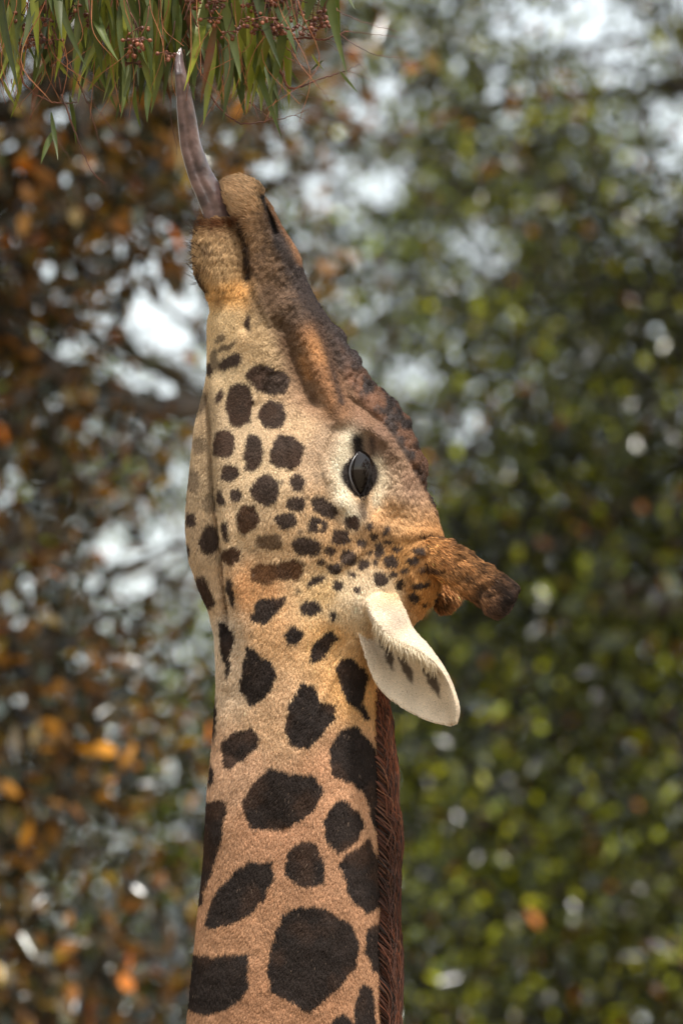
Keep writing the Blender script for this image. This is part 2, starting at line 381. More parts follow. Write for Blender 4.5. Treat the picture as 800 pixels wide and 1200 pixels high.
def H(x, y, side=1):             # half thickness of the animal at (x, y)
    xl = np.interp(y, gy, cXL); xr = np.interp(y, gy, cXR); D = np.interp(y, gy, cDP)
    u = np.clip((x - xl) / (xr - xl), 0, 1); t = 2 * u - 1
    pw = 2.3 + 1.5 * sst(350, 290, y)
    e = np.sqrt(np.clip(1 - np.abs(t) ** pw, 0, 1))
    h = D * e
    hd = sst(400, 470, y) * (1 - sst(640, 740, y))
    h = h * (1 - 0.22 * hd * (1 - u))
    k = sst(0, 0.3, e)
    # throat set back behind the edge of the jaw
    fx = np.interp(y, [p[1] for p in FOLD], [p[0] for p in FOLD])
    fm = sst(425, 470, y) * (1 - sst(715, 760, y))
    h = h * (1 - 0.34 * fm * sst(2.0, -2.5, x - fx)) + k * fm * 5 * np.exp(-0.5 * ((x - fx - 9) / 7) ** 2)
    b = -15 * fm * np.exp(-0.5 * ((x - fx + 2) / 2.8) ** 2)
    b = b + 9 * gauss(x, y, 325, 590, 45, 70, 0)                                  # jaw muscle
    b = b + 13 * ridge(x, y, [(430, 503), (452, 520), (464, 545), (466, 580)], 13)   # brow over the eye
    b = b + 7 * ridge(x, y, [(402, 520), (396, 550), (402, 585)], 9)
    b = b - 9 * gauss(x, y, 421, 552, 20, 34)
    b = b + 11 * ridge(x, y, [(350, 360), (366, 410), (384, 455), (400, 490)], 9)    # crest along the face
    b = b - 8 * ridge(x, y, [(325, 385), (345, 425), (365, 470)], 8)
    b = b - 7 * ridge(x, y, [(376, 385), (392, 425), (403, 458)], 5)
    b = b + 7 * ridge(x, y, [(432, 502), (456, 518), (476, 545), (491, 568)], 4)
    b = b - 8 * ridge(x, y, [(408, 468), (440, 493), (470, 530), (490, 565)], 4)
    b = b + 6 * gauss(x, y, 400, 640, 34, 22)
    b = b + 15 * gauss(x, y, 428, 708, 28, 24)                                      # root of the ear
    b = b + 14 * gauss(x, y, 492, 655, 22, 26)                                      # root of the horn
    b = b + 5 * ridge(x, y, [(478, 625), (500, 622), (522, 630)], 4) + 4 * ridge(x, y, [(492, 645), (515, 655)], 4) - 5 * ridge(x, y, [(470, 690), (474, 715)], 6)
    b = b - 7 * ridge(x, y, [(290, 320), (291, 350), (287, 385)], 4)                 # corner of the mouth
    b = b + 5 * gauss(x, y, 285, 228, 14, 14) + 5 * gauss(x, y, 348, 306, 6, 9)
    b = b - 26 * ridge(x, y, [(308, 231), (313, 246), (318, 260), (323, 274)], 2.8)  # nostril
    b = b + 5 * ridge(x, y, [(314, 233), (324, 256), (336, 280)], 3.5)
    b = b - 6 * ridge(x, y, [(270, 700), (280, 745), (279, 800), (272, 880)], 8) + 4 * ridge(x, y, [(258, 700), (266, 745), (264, 800)], 5)
    b = b + 5 * ridge(x, y, [(330, 760), (360, 860), (380, 1000), (390, 1200)], 30)
    b = b - 4 * ridge(x, y, [(300, 830), (310, 960), (300, 1100)], 22)
    b = b + 3.5 * (fbm(x / 38, y / 46, 3.3, 5) - 0.5) * 2
    for vn in ([(330, 395), (318, 430), (300, 470)], [(388, 498), (376, 530), (384, 560)], [(300, 340), (313, 372), (322, 402)], [(445, 600), (425, 640), (396, 664)], [(350, 470), (338, 505), (345, 545)], [(410, 752), (385, 800), (350, 880), (335, 960)]):
        b = b + 3.0 * ridge(x, y, vn, 2.6)
    b = b + 5 * ridge(x, y, [(404, 592), (430, 614), (466, 624)], 8)
    b = b + 1.6 * sst(420, 360, y) * (fbm(x / 9, y / 14, 8.8, 15, 2) - .5) * 2
    h = h + b * k
    a = almond(x, y)
    h = h + 4.5 * np.exp(-0.5 * ((a - 1.18) / 0.14) ** 2) * (a < 3) - 15 * sst(1.06, 0.85, a)
    return np.maximum(h, 0.0)

NT = 120
def main_loft():
    ys = np.concatenate([np.arange(207, 230, 0.75), np.arange(230, 780, 1.5), np.arange(780, 1341, 2.2)])
    th = np.arange(2 * NT) * math.pi / NT
    Y = np.repeat(ys[:, None], 2 * NT, 1)
    xl = np.interp(ys, gy, cXL)[:, None]; xr = np.interp(ys, gy, cXR)[:, None]
    X = (xl + xr) / 2 - (xr - xl) / 2 * np.cos(th)[None]
    Hh = H(X, Y)
    Dd = np.where(np.sin(th)[None] >= 0, -1, 1) * Hh
    Dd[:, 0] = 0; Dd[:, NT] = 0
    V = np.stack([X, Y, Dd], 2).reshape(-1, 3); n = 2 * NT; m = len(ys)
    fc = []
    i = np.arange(m - 1)[:, None] * n; j = np.arange(n)[None]
    q = np.stack([i + j, i + (j + 1) % n, i + n + (j + 1) % n, i + n + j], 2).reshape(-1, 4)
    fc = [tuple(f) for f in q.tolist()]
    fc.append(tuple(range(n))[::-1]); fc.append(tuple(range((m - 1) * n, m * n)))
    return V, fc

def chin_loft():
    L = [(253, 248), (256, 238), (260, 233), (270, 230), (290, 228), (315, 229), (330, 234), (340, 241), (360, 246), (420, 252)]
    R = [(253, 262), (256, 276), (260, 280), (270, 284), (285, 287), (300, 290), (325, 291), (345, 289), (380, 284), (420, 276)]
    Dp = [(253, 8), (256, 20), (261, 28), (275, 34), (300, 37), (330, 37), (360, 36), (420, 22)]
    ys = np.arange(253, 421, 1.5); n = 80; th = np.arange(n) * 2 * math.pi / n
    _, l = smooth_curve(L, 253, 420, 2); _, r = smooth_curve(R, 253, 420, 2); gg, dd = smooth_curve(Dp, 253, 420, 2)
    l, r, dd = [np.interp(ys, gg, a) for a in (l, r, dd)]
    X = ((l + r) / 2)[:, None] - ((r - l) / 2)[:, None] * np.cos(th); Dd = -dd[:, None] * np.sign(np.sin(th)) * np.abs(np.sin(th)) ** 0.8
    V = np.stack([X, np.repeat(ys[:, None], n, 1), Dd], 2).reshape(-1, 3); m = len(ys)
    fc = [(i * n + j, i * n + (j + 1) % n, (i + 1) * n + (j + 1) % n, (i + 1) * n + j) for i in range(m - 1) for j in range(n)]
    fc.append(tuple(range(n))[::-1]); fc.append(tuple(range((m - 1) * n, m * n)))
    return V, fc

def horn(path, rad):
    p = spline(path, 40); r = np.interp(np.linspace(0, 1, 40), np.linspace(0, 1, len(rad)), rad)
    # round the tip
    t = np.linspace(0, 1, 40); Ltip = 0.12
    r = r * np.sqrt(np.clip(1 - (np.clip(t - (1 - Ltip), 0, 1) / Ltip) ** 2.2, 0.02, 1))
    return tube(p, r, 28)

def ear(side):
    # rows from root to tip: lower edge, inner rim, upper edge, with depths
    E1 = [(400, 698, -56), (412, 722, -64), (424, 760, -86), (441, 802, -88), (470, 827, -84), (502, 843, -80), (524, 848, -77)]
    Rm = [(424, 688, -72), (436, 722, -106), (458, 746, -114), (486, 760, -113), (511, 779, -105), (525, 808, -90), (530, 846, -80)]
    E2 = [(460, 684, -56), (474, 714, -84), (484, 736, -88), (505, 760, -88), (525, 792, -86), (536, 826, -82), (534, 843, -77)]
    m = 44
    e1, rm, e2 = [spline(a, m) for a in (E1, Rm, E2)]
    V = []; s = np.linspace(0, 1, m)
    for i in range(m):
        bowl = 37 * math.sin(math.pi * min(1, 0.25 + 0.78 * s[i])) ** 0.8 + 2
        ring = []
        for t in np.linspace(0, 1, 14)[:-1]:                     # inner bowl, lower edge -> rim
            p = e1[i] * (1 - t) + rm[i] * t; p = p.copy(); p[2] += bowl * math.sin(math.pi * t ** 1.25) + 14 * t * (1 - t) * s[i]; ring.append(p)
        for t in np.linspace(0, 1, 8)[:-1]:                      # rolled rim -> upper edge
            p = rm[i] * (1 - t) + e2[i] * t; p = p.copy(); p[2] -= 7 * math.sin(math.pi * t); ring.append(p)
        for t in np.linspace(0, 1, 12)[:-1]:                     # back of the ear
            p = e2[i] * (1 - t) + e1[i] * t; p = p.copy(); p[2] += (bowl + 7) * math.sin(math.pi * t) ** 0.9 + 1; ring.append(p)
        V += ring
    n = len(ring); V = np.array(V)
    fc = [(i * n + j, i * n + (j + 1) % n, (i + 1) * n + (j + 1) % n, (i + 1) * n + j) for i in range(m - 1) for j in range(n)]
    fc.append(tuple(range(n))[::-1]); fc.append(tuple(range((m - 1) * n, m * n)))
    if side < 0:
        V[:, 2] *= -1; V[:, 0] -= 98; V[:, 1] -= 2; fc = [f[::-1] for f in fc]
    return V, fc

regions = []                      # (vertices, region id): 0 body, 1 chin, 2 horn, 3 ear
mb = MB()
mv, mf = main_loft(); mb.add(mv, mf); regions.append((mv[(mv[:, 1] > 590) & (mv[:, 1] < 880) & (mv[:, 0] > 370)], 0))
cv_, cf_ = chin_loft(); mb.add(cv_, cf_)
HORN = [(478, 640, -38), (508, 651, -44), (535, 665, -50), (560, 682, -54), (582, 697, -57), (599, 709, -58)]
hv, hf = horn(HORN, [20, 21, 22, 22, 21.5, 24, 22.5]); mb.add(hv, hf); regions.append((hv, 2))
HORN2 = [(488, 655, 30), (505, 675, 38), (520, 694, 44), (531, 712, 48)]
hv2, hf2 = horn(HORN2, [18, 18, 17, 18, 19]); mb.add(hv2, hf2); regions.append((hv2, 2))
ev, ef = ear(1); mb.add(ev, ef); regions.append((ev, 3))
ev2, ef2 = ear(-1); mb.add(ev2, ef2)
tmp = mb.build('tmp', None)
bm = bmesh.new(); bm.from_mesh(tmp.data); bmesh.ops.recalc_face_normals(bm, faces=bm.faces); bm.to_mesh(tmp.data); bm.free()
md = tmp.modifiers.new('r', 'REMESH'); md.mode = 'VOXEL'; md.voxel_size = 1.75
ms = tmp.modifiers.new('s', 'SMOOTH'); ms.factor = 0.5; ms.iterations = 3
dg = bpy.context.evaluated_depsgraph_get(); ev_me = tmp.evaluated_get(dg).data
nv = len(ev_me.vertices); B = np.empty(nv * 3, np.float32); ev_me.vertices.foreach_get('co', B); B = B.reshape(-1, 3).astype(float)
np_ = len(ev_me.polygons); lt = np.empty(np_, np.int32); ev_me.polygons.foreach_get('loop_total', lt)
lv = np.empty(len(ev_me.loops), np.int32); ev_me.loops.foreach_get('vertex_index', lv)
assert (lt == 4).all(); BF = lv.reshape(-1, 4).copy()
bpy.data.objects.remove(tmp)

def vert_normals(V, Fq):
    n = np.cross(V[Fq[:, 2]] - V[Fq[:, 0]], V[Fq[:, 3]] - V[Fq[:, 1]])
    N = np.zeros_like(V)
    for k in range(4): np.add.at(N, Fq[:, k], n)
    return N / (np.linalg.norm(N, axis=1, keepdims=True) + 1e-12)
BN = vert_normals(B, BF)
if (BN[:, 2] * np.sign(B[:, 2])).mean() < 0: BF = BF[:, ::-1].copy(); BN = -BN

reg = np.zeros(nv, int)
sel = np.where((B[:, 1] > 600) & (B[:, 1] < 870) & (B[:, 0] > 380))[0]
tot = sum(len(a) for a, _ in regions); kd = kdtree.KDTree(tot); rid = []
for a, r_ in regions:
    for p in a: kd.insert(p, len(rid)); rid.append(r_)
kd.balance()
for i in sel: reg[i] = rid[kd.find(B[i])[1]]
reg[(reg == 2) & (B[:, 0] < 497) & (B[:, 2] < 0)] = 0

# lumps on the forehead and wrinkles, pushed out along the surface
LUMPLINE = [(352, 318), (372, 345), (390, 400), (404, 445), (420, 470), (450, 500), (475, 540), (494, 572), (508, 600), (520, 625)]
def lump_mask(x, y):
    lx = np.interp(y, [p[1] for p in LUMPLINE], [p[0] for p in LUMPLINE])
    return sst(-3, 6, x - lx) * sst(325, 400, y) * (1 - sst(625, 650, y))
lmk = lump_mask(B[:, 0], B[:, 1])
cand = np.where(lmk > 0.5)[0]
pr = np.random.default_rng(3); seeds = []
for i in pr.permutation(cand):
    p = B[i] * np.array([1, 0.75, 0.8])
    if all(np.sum((p - q) ** 2) > 8 ** 2 for q in seeds): seeds.append(p)
    if len(seeds) > 330: break
seeds = np.array(seeds); srad = 4.5 + 7.5 * pr.uniform(0, 1, len(seeds)) ** 1.3; samp = srad * pr.uniform(.3, .75, len(seeds))
disp = np.zeros(nv); big = np.where(lmk > 0.01)[0]; Q = (B[big] + 5 * np.stack([fbm(B[big, 0] / 14, B[big, 1] / 14, B[big, 2] / 14, 300 + q) - .5 for q in range(3)], 1)) * np.array([1, 0.75, 0.8])
dl = np.full(len(big), 0.0)
for q, sr, sa in zip(seeds, srad, samp):
    d2 = np.sum((Q - q) ** 2, 1) / sr ** 2
    dl = np.maximum(dl, sa * np.clip(1 - d2, 0, 1) ** 0.7)
disp[big] = (dl - 2.0) * lmk[big]
fine = np.clip(sst(500, 440, B[:, 1]) * sst(285, 320, B[:, 0]) + sst(435, 460, B[:, 0]) * sst(640, 600, B[:, 1]) + sst(350, 300, B[:, 1]), 0, 1) * (reg == 0)
disp += 2.2 * fine * (.5 - np.abs(fbm(B[:, 0] / 8 + B[:, 1] / 30, B[:, 1] / 11, B[:, 2] / 8, 23, 3) - .5) * 3)
disp += 1.0 * (fbm(B[:, 0] / 7, B[:, 1] / 7, B[:, 2] / 7, 21) - 0.5) * sst(0.2, 1, lmk) * 2
pm = (reg == 0) * sst(470, 490, B[:, 0]) * sst(615, 630, B[:, 1]) * (B[:, 1] < 735)
disp += 2.5 * pm * (fbm(B[:, 0] / 9 + B[:, 1] / 20, B[:, 1] / 7, B[:, 2] / 12, 31, 2) - 0.5) * 2
disp += 3.4 * (reg == 2) * (fbm(B[:, 0] / 13, B[:, 1] / 13, B[:, 2] / 13, 33, 2) - 0.5) * 2
B = B + BN * disp[:, None]
BN = vert_normals(B, BF)

# ------------------------------------------------------------------ giraffe: the colours of the coat
ELL = [(315, 444, 25, 16, 20), (282, 473, 16, 26, 0), (320, 485, 16, 16, 0), (264, 518, 13, 17, 0), (297, 528, 11, 21, 0), (336, 528, 19, 20, 20), (272, 551, 10.5, 10, 0), (279, 577, 7.5, 7, 0),
       (312, 572, 16, 17, 20), (349, 564, 8, 9, -20), (347, 587, 11, 9, 0), (381, 590, 18, 9, 35), (291, 604, 13, 16, 0), (335, 607, 13, 9, 5), (372, 611, 12, 9, 0), (265, 618, 5, 12, 0), (260, 580, 5, 10, 0),
       (317, 631, 16, 10, 0), (362, 636, 18, 11, 15), (412, 609, 9, 8, 0), (399, 624, 10, 9, 0), (422, 632, 6, 6, 0), (408, 650, 10, 9, 20), (425, 657, 7, 6, 0), (392, 661, 8, 6, -20), (372, 675, 11, 5, -25),
       (396, 681, 8, 7, 0), (418, 686, 4, 5, 0), (273, 647, 11, 11, 0), (314, 666, 18, 12, 0), (341, 663, 16, 12, -10), (365, 708, 13, 9, -10), (390, 716, 4, 6, 0), (345, 740, 9, 12, 15),
       (236, 470, 6, 14, 10), (234, 520, 9, 11, 0), (228, 560, 6, 13, 0), (225, 605, 6, 10, 0), (246, 629, 10, 19, 5), (240, 689, 10, 20, -18), (272, 690, 5, 18, -10), (220, 641, 3, 8, 0), (248, 587, 9, 10, 0),
       (445, 641, 6, 10, 0), (466, 639, 5, 4, 0), (458, 654, 8, 7, 0), (445, 673, 10, 8, 0), (452, 616, 4, 5, 0), (490, 641, 9, 4, 15), (484, 652, 8, 4, 0), (503, 665, 13, 4, 10), (492, 682, 10, 5, -10),
       (486, 695, 7, 5, 0), (505, 627, 14, 3.5, 10), (512, 699, 3, 3, 0), (501, 704, 5, 2, -20), (474, 664, 5, 4, 0), (514, 690, 3, 2, 0), (470, 680, 5, 6, 0), (438, 655, 4, 4, 0),
       (291, 378, 3.5, 10, -5), (258, 396, 8, 4, -40), (267, 405, 14, 3.5, -30), (270, 423, 16, 7, -20), (252, 420, 5, 12, 0), (246, 432, 4, 9, 0), (258, 462, 4, 9, 30), (252, 838, 3, 26, 0), (248, 905, 3, 14, 0), (376, 557, 6, 6, 0),
       (355, 655, 5, 4, 0), (432, 612, 4, 4, 0), (438, 625, 5, 4, 0), (388, 640, 6, 5, 20), (353, 618, 4, 3, 0), (330, 562, 4, 4, 0), (455, 630, 4, 3, 0), (432, 644, 4, 3, 0), (412, 668, 5, 4, 0), (460, 668, 5, 4, 0), (378, 655, 5, 4, 0), (350, 688, 3, 3, 0), (300, 640, 4, 3, 0), (360, 580, 3, 3, 0)]
FAINT = {(355, 655): .7, (353, 618): .6, (330, 562): .6, (300, 640): .5, (360, 580): .6, (350, 688): .7, (234, 520): .55, (248, 587): .45, (376, 557): .35, (236, 470): .6, (228, 560): .6, (258, 396): .7, (267, 405): .8, (252, 420): .7, (317, 631): .85}
BROWN = {(314, 666), (341, 663), (317, 631), (291, 604), (505, 627), (503, 665), (273, 647)}
POLY = [[(294, 722), (299, 707), (303, 696), (339, 695), (332, 707), (311, 728)],
        [(364, 770), (367, 752), (378, 736), (389, 732), (402, 743), (389, 752), (380, 767), (370, 773)],
        [(281, 806), (285, 781), (290, 752), (301, 752), (308, 765), (321, 770), (324, 790), (312, 812), (297, 821)],
        [(256, 725), (263, 727), (276, 734), (276, 754), (267, 792), (263, 767)],
        [(393, 781), (400, 767), (409, 765), (425, 774), (434, 790), (425, 806), (425, 819), (434, 835), (427, 839), (416, 821), (405, 815), (400, 799)],
        [(335, 855), (337, 830), (346, 808), (353, 792), (369, 797), (375, 815), (393, 819), (393, 833), (378, 853), (362, 871), (344, 866)],
        [(262, 866), (274, 853), (297, 846), (308, 857), (303, 871), (285, 884), (272, 897), (265, 891)],
        [(385, 885), (388, 865), (402, 846), (416, 844), (429, 857), (441, 880), (446, 916), (448, 968), (438, 966), (432, 940), (425, 920), (408, 909), (390, 903)],
        [(286, 930), (299, 911), (319, 893), (344, 898), (369, 900), (379, 917), (372, 938), (353, 955), (330, 966), (296, 964), (288, 947)],
        [(238, 938), (256, 930), (269, 932), (267, 950), (262, 976), (249, 1019), (237, 1054), (226, 1060), (228, 1000)],
        [(378, 958), (389, 938), (402, 930), (420, 943), (427, 960), (417, 981), (399, 992), (388, 984)],
        [(336, 1004), (341, 985), (361, 976), (372, 981), (382, 1007), (380, 1028), (350, 1030), (337, 1017)],
        [(398, 1007), (404, 996), (432, 976), (440, 992), (449, 1015), (447, 1056), (427, 1066), (408, 1037)],
        [(239, 1079), (252, 1041), (275, 1015), (292, 1002), (320, 1000), (323, 1019), (312, 1045), (290, 1069), (271, 1075), (249, 1081)],
        [(320, 1090), (331, 1062), (354, 1052), (387, 1058), (410, 1075), (419, 1097), (416, 1124), (395, 1150), (376, 1165), (361, 1176), (342, 1165), (320, 1154), (314, 1131)],
        [(429, 1082), (446, 1075), (450, 1142), (434, 1127), (427, 1109)],
        [(222, 1114), (294, 1109), (294, 1150), (271, 1172), (245, 1182), (214, 1178)],
        [(414, 1161), (425, 1142), (436, 1154), (442, 1200), (442, 1235), (416, 1235), (412, 1190)],
        [(378, 1199), (391, 1184), (404, 1176), (416, 1195), (412, 1240), (385, 1240)],
        [(300, 1203), (320, 1191), (345, 1195), (352, 1245), (300, 1250), (292, 1225)], [(224, 1210), (262, 1203), (280, 1199), (282, 1240), (250, 1262), (210, 1262)]]
BASEC = [  # x, y, sRGB of the pale ground of the coat, chin's golden bounce glow painted in
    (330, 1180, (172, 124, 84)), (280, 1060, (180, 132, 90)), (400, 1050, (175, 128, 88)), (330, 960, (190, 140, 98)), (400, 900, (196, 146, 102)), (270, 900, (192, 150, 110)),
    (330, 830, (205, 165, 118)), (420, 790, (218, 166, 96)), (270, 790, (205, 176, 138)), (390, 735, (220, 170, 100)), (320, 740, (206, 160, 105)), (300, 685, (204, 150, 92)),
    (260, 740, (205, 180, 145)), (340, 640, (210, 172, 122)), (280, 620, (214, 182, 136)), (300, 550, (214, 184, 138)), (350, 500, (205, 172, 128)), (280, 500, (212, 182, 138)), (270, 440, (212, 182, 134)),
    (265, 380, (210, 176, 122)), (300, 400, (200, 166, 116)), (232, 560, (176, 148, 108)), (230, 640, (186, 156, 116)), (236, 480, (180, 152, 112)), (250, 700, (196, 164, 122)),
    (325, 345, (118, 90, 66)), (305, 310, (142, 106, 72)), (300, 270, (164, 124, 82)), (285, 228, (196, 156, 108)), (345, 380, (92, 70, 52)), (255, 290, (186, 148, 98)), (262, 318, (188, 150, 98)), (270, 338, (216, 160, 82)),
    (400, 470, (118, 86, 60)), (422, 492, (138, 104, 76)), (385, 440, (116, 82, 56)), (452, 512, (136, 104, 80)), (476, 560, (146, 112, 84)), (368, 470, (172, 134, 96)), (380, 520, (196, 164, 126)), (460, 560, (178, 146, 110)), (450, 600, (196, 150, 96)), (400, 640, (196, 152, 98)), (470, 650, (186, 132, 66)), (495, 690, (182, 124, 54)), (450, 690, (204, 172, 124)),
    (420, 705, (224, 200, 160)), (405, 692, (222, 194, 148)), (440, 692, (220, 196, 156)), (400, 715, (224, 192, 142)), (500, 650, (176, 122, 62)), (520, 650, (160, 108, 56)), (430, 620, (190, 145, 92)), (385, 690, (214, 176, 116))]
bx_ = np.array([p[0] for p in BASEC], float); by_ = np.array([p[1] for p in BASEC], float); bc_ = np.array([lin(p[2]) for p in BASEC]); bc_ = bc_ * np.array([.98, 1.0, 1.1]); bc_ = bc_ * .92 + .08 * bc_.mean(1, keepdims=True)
FEAT = [  # soft markings: polyline, half width, sRGB, strength
    ([(320, 262), (335, 300), (354, 340), (378, 385), (396, 425)], 10, (58, 47, 42), .9),
    ([(352, 312), (375, 358), (398, 390), (424, 424)], 7, (52, 44, 42), .9),
    ([(312, 262), (310, 300), (318, 360), (335, 400), (352, 432)], 11, (92, 68, 46), .55),
    ([(360, 392), (378, 436), (394, 485)], 9, (146, 104, 70), .8),
    ([(374, 385), (388, 430), (399, 470)], 3.5, (66, 50, 42), .8),
    ([(335, 400), (352, 440), (368, 468)], 7, (92, 66, 46), .75),
    ([(390, 500), (394, 480)], 5, (92, 70, 54), .5),
    ([(409, 512), (397, 545), (401, 580), (414, 602)], 9, (214, 200, 174), .9),
    ([(441, 540), (447, 562), (440, 584)], 6, (214, 196, 166), .85),
    ([(452, 522), (462, 540)], 8, (112, 86, 66), .75),
    ([(418, 514), (420, 532)], 5, (30, 23, 20), 1.2),
    ([(434, 514), (436, 530)], 3, (60, 46, 40), .7),
    ([(421, 590), (424, 602)], 4, (84, 64, 50), .7),
    ([(236, 260), (250, 263), (266, 263), (280, 262)], 5, (92, 54, 28), .9),
    ([(284, 266), (290, 290), (292, 325)], 2.6, (52, 36, 24), .9),
    ([(308, 231), (313, 246), (318, 260), (323, 274), (328, 290)], 3.0, (26, 20, 18), 1.1),
    ([(326, 275), (334, 298)], 5, (62, 52, 48), .8),
    ([(315, 236), (326, 258), (343, 286), (351, 306)], 2.4, (132, 96, 70), .7),
    ([(312, 250), (313, 275), (309, 300)], 2.5, (78, 58, 42), .6),
    ([(232, 318), (240, 336)], 4, (66, 50, 38), .8), ([(241, 288), (244, 293)], 4, (90, 66, 44), .7), ([(236, 308), (240, 312)], 5, (120, 90, 60), .6),
    ([(256, 352), (262, 338)], 4, (120, 84, 50), .5),
    ([(355, 420), (362, 440)], 4, (178, 128, 82), .5), ([(366, 402), (372, 420)], 6, (178, 128, 82), .6)]

def spots(x, y):
    wx = x + 3.6 * (fbm(x / 9, y / 9, 1.0, 41) - .5) * 2; wy = y + 3.6 * (fbm(x / 9, y / 9, 5.0, 43) - .5) * 2
    m = np.zeros(np.shape(x)); br = np.zeros(np.shape(x))
    for (cx, cy, rx, ry, rot) in ELL:
        R = max(rx, ry) + 6; s = np.where((np.abs(x - cx) < R) & (np.abs(y - cy) < R))[0]
        if not len(s): continue
        a = math.radians(rot); u = (wx[s] - cx) * math.cos(a) + (wy[s] - cy) * math.sin(a); v = -(wx[s] - cx) * math.sin(a) + (wy[s] - cy) * math.cos(a)
        q = (np.abs(u / rx) ** 2.4 + np.abs(v / ry) ** 2.4) ** (1 / 2.4)
        k = sst(1.0 + 1.3 / min(rx, ry), 1.0 - 1.3 / min(rx, ry), q) * FAINT.get((cx, cy), 1.0)
        if (cx, cy) == (372, 611): k = k * sst(1.5, 4, np.hypot(x[s] - 375, y[s] - 613))
        if (cx, cy) == (376, 557): k = k * sst(2, 5, np.hypot(x[s] - 376, y[s] - 557))
        m[s] = np.maximum(m[s], k)
        if (cx, cy) in BROWN: br[s] = np.maximum(br[s], k * (1 if cx in (314, 341) else .5))
    for P in POLY:
        P = np.array(P, float); lo = P.min(0) - 6; hi = P.max(0) + 6
        s = np.where((x > lo[0]) & (x < hi[0]) & (y > lo[1]) & (y < hi[1]))[0]
        if not len(s): continue
        m[s] = np.maximum(m[s], sst(1.2, -1.2, poly_sd(wx[s], wy[s], P)))
    s = np.where(y > 1228)[0]                                    # further down the neck: cells of a net
    if len(s):
        pr = np.random.default_rng(5); gx, gyy = np.meshgrid(np.arange(-300, 2400, 100), np.arange(1200, 4400, 105))
        c = np.stack([gx.ravel(), gyy.ravel()], 1) + pr.uniform(-30, 30, (gx.size, 2))
        d1 = np.full(len(s), 1e9); d2 = np.full(len(s), 1e9)
        for q in c:
            d = np.hypot(wx[s] - q[0], wy[s] - q[1]); d2 = np.minimum(d2, np.maximum(d, d1)); d1 = np.minimum(d1, d)
        m[s] = np.maximum(m[s], sst(16, 20, d2 - d1) * sst(1250, 1262, y[s]))
    return m, br

def coat_color(x, y, d, rg):
    n = len(x); num = np.zeros((n, 3)); den = np.zeros(n)
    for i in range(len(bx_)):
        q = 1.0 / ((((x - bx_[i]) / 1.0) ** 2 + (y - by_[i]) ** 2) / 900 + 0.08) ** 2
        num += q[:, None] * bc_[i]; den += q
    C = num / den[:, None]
    C = C * (0.86 + 0.28 * fbm(x / 26, y / 26, 2.0, 51))[:, None]
    # freckled muzzle
    mz = sst(420, 330, y) * (y > 215)
    fr = sst(0.52, 0.68, fbm(x / 3.2, y / 3.2, 0, 61, 2)) * mz * sst(285, 305, x)
    C = C * (1 - 0.6 * fr[:, None])
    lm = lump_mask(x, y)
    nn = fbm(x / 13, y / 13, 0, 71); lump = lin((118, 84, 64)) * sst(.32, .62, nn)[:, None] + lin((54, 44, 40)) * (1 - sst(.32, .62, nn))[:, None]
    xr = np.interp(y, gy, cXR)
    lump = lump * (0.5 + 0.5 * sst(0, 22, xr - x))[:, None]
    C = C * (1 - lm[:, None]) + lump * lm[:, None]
    fn = 0.75 + 0.5 * fbm(x / 8, y / 8, 4.0, 81)
    for pts, wd, col, st in FEAT:
        P = np.array(pts, float); lo = P.min(0) - 3 * wd; hi = P.max(0) + 3 * wd
        s = np.where((x > lo[0]) & (x < hi[0]) & (y > lo[1]) & (y < hi[1]))[0]
        if not len(s): continue
        k = np.clip(st * np.exp(-0.5 * (seg_dist(x[s], y[s], P) / wd) ** 2) * fn[s] * 1.15, 0, 1)[:, None]
        C[s] = C[s] * (1 - k) + lin(col) * k
    a = almond(x, y); k = (sst(2.1, 1.5, a) * (np.abs(x - 421) < 60))[:, None]
    C = C * (1 - k) + lin((34, 26, 23)) * k
    # horns: golden brown hair, dark and bare towards the tip
    h = rg == 2
    if h.any():
        t = np.clip(((x - 515) * .78 + (y - 655) * .62) / 105, 0, 1); t2 = sst(500, 528, x) * sst(690, 725, y)
        c = lin((140, 98, 60)) * (1 - sst(.2, .9, t))[:, None] + lin((64, 48, 40)) * sst(.25, .95, t)[:, None]
        c = c * (0.35 + 1.3 * sst(.3, .7, fbm(x / 9, y / 9, d / 9, 95)))[:, None]
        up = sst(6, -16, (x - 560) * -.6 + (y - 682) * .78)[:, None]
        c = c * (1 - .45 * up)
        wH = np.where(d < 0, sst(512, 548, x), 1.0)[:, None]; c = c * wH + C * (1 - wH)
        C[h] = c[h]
    m, br = spots(x, y)
    facek = sst(760, 640, y)
    dark = lin((40, 30, 25)) * (1 - facek)[:, None] + lin((66, 51, 42)) * facek[:, None]
    dark = dark * (1 - br)[:, None] + lin((92, 60, 34)) * br[:, None]
    vb = sst(.45, .75, fbm(x / 30, y / 30, 9.0, 93))[:, None]; dark = dark * (1 - .6 * vb) + lin((70, 48, 34)) * .6 * vb
    dark = dark * (0.7 + 0.6 * fbm(x / 12, y / 12, 9.0, 91))[:, None]
    m = m * (1 - lm) * np.where(rg == 2, sst(528, 512, x), 1.0) * np.where(rg == 3, sst(725, 700, y), 1.0)
    C = C * (1 - m[:, None]) + dark * m[:, None]
    e = rg == 3
    if e.any():
        c = np.tile(lin((214, 196, 172)), (n, 1)) * (0.85 + 0.3 * fbm(x / 15, y / 15, 0, 97))[:, None]
        gk = (ridge(x, y, [(440, 700), (456, 710), (466, 726)], 9) * .45)[:, None]; c = c * (1 - gk) + lin((130, 116, 104)) * gk
        wE = sst(690, 722, y)[:, None]; c = c * wE + C * (1 - wE)
        C[e] = c[e]
    return np.clip(C, 0.004, 0.9)

Cv = coat_color(B[:, 0], B[:, 1], B[:, 2], reg)
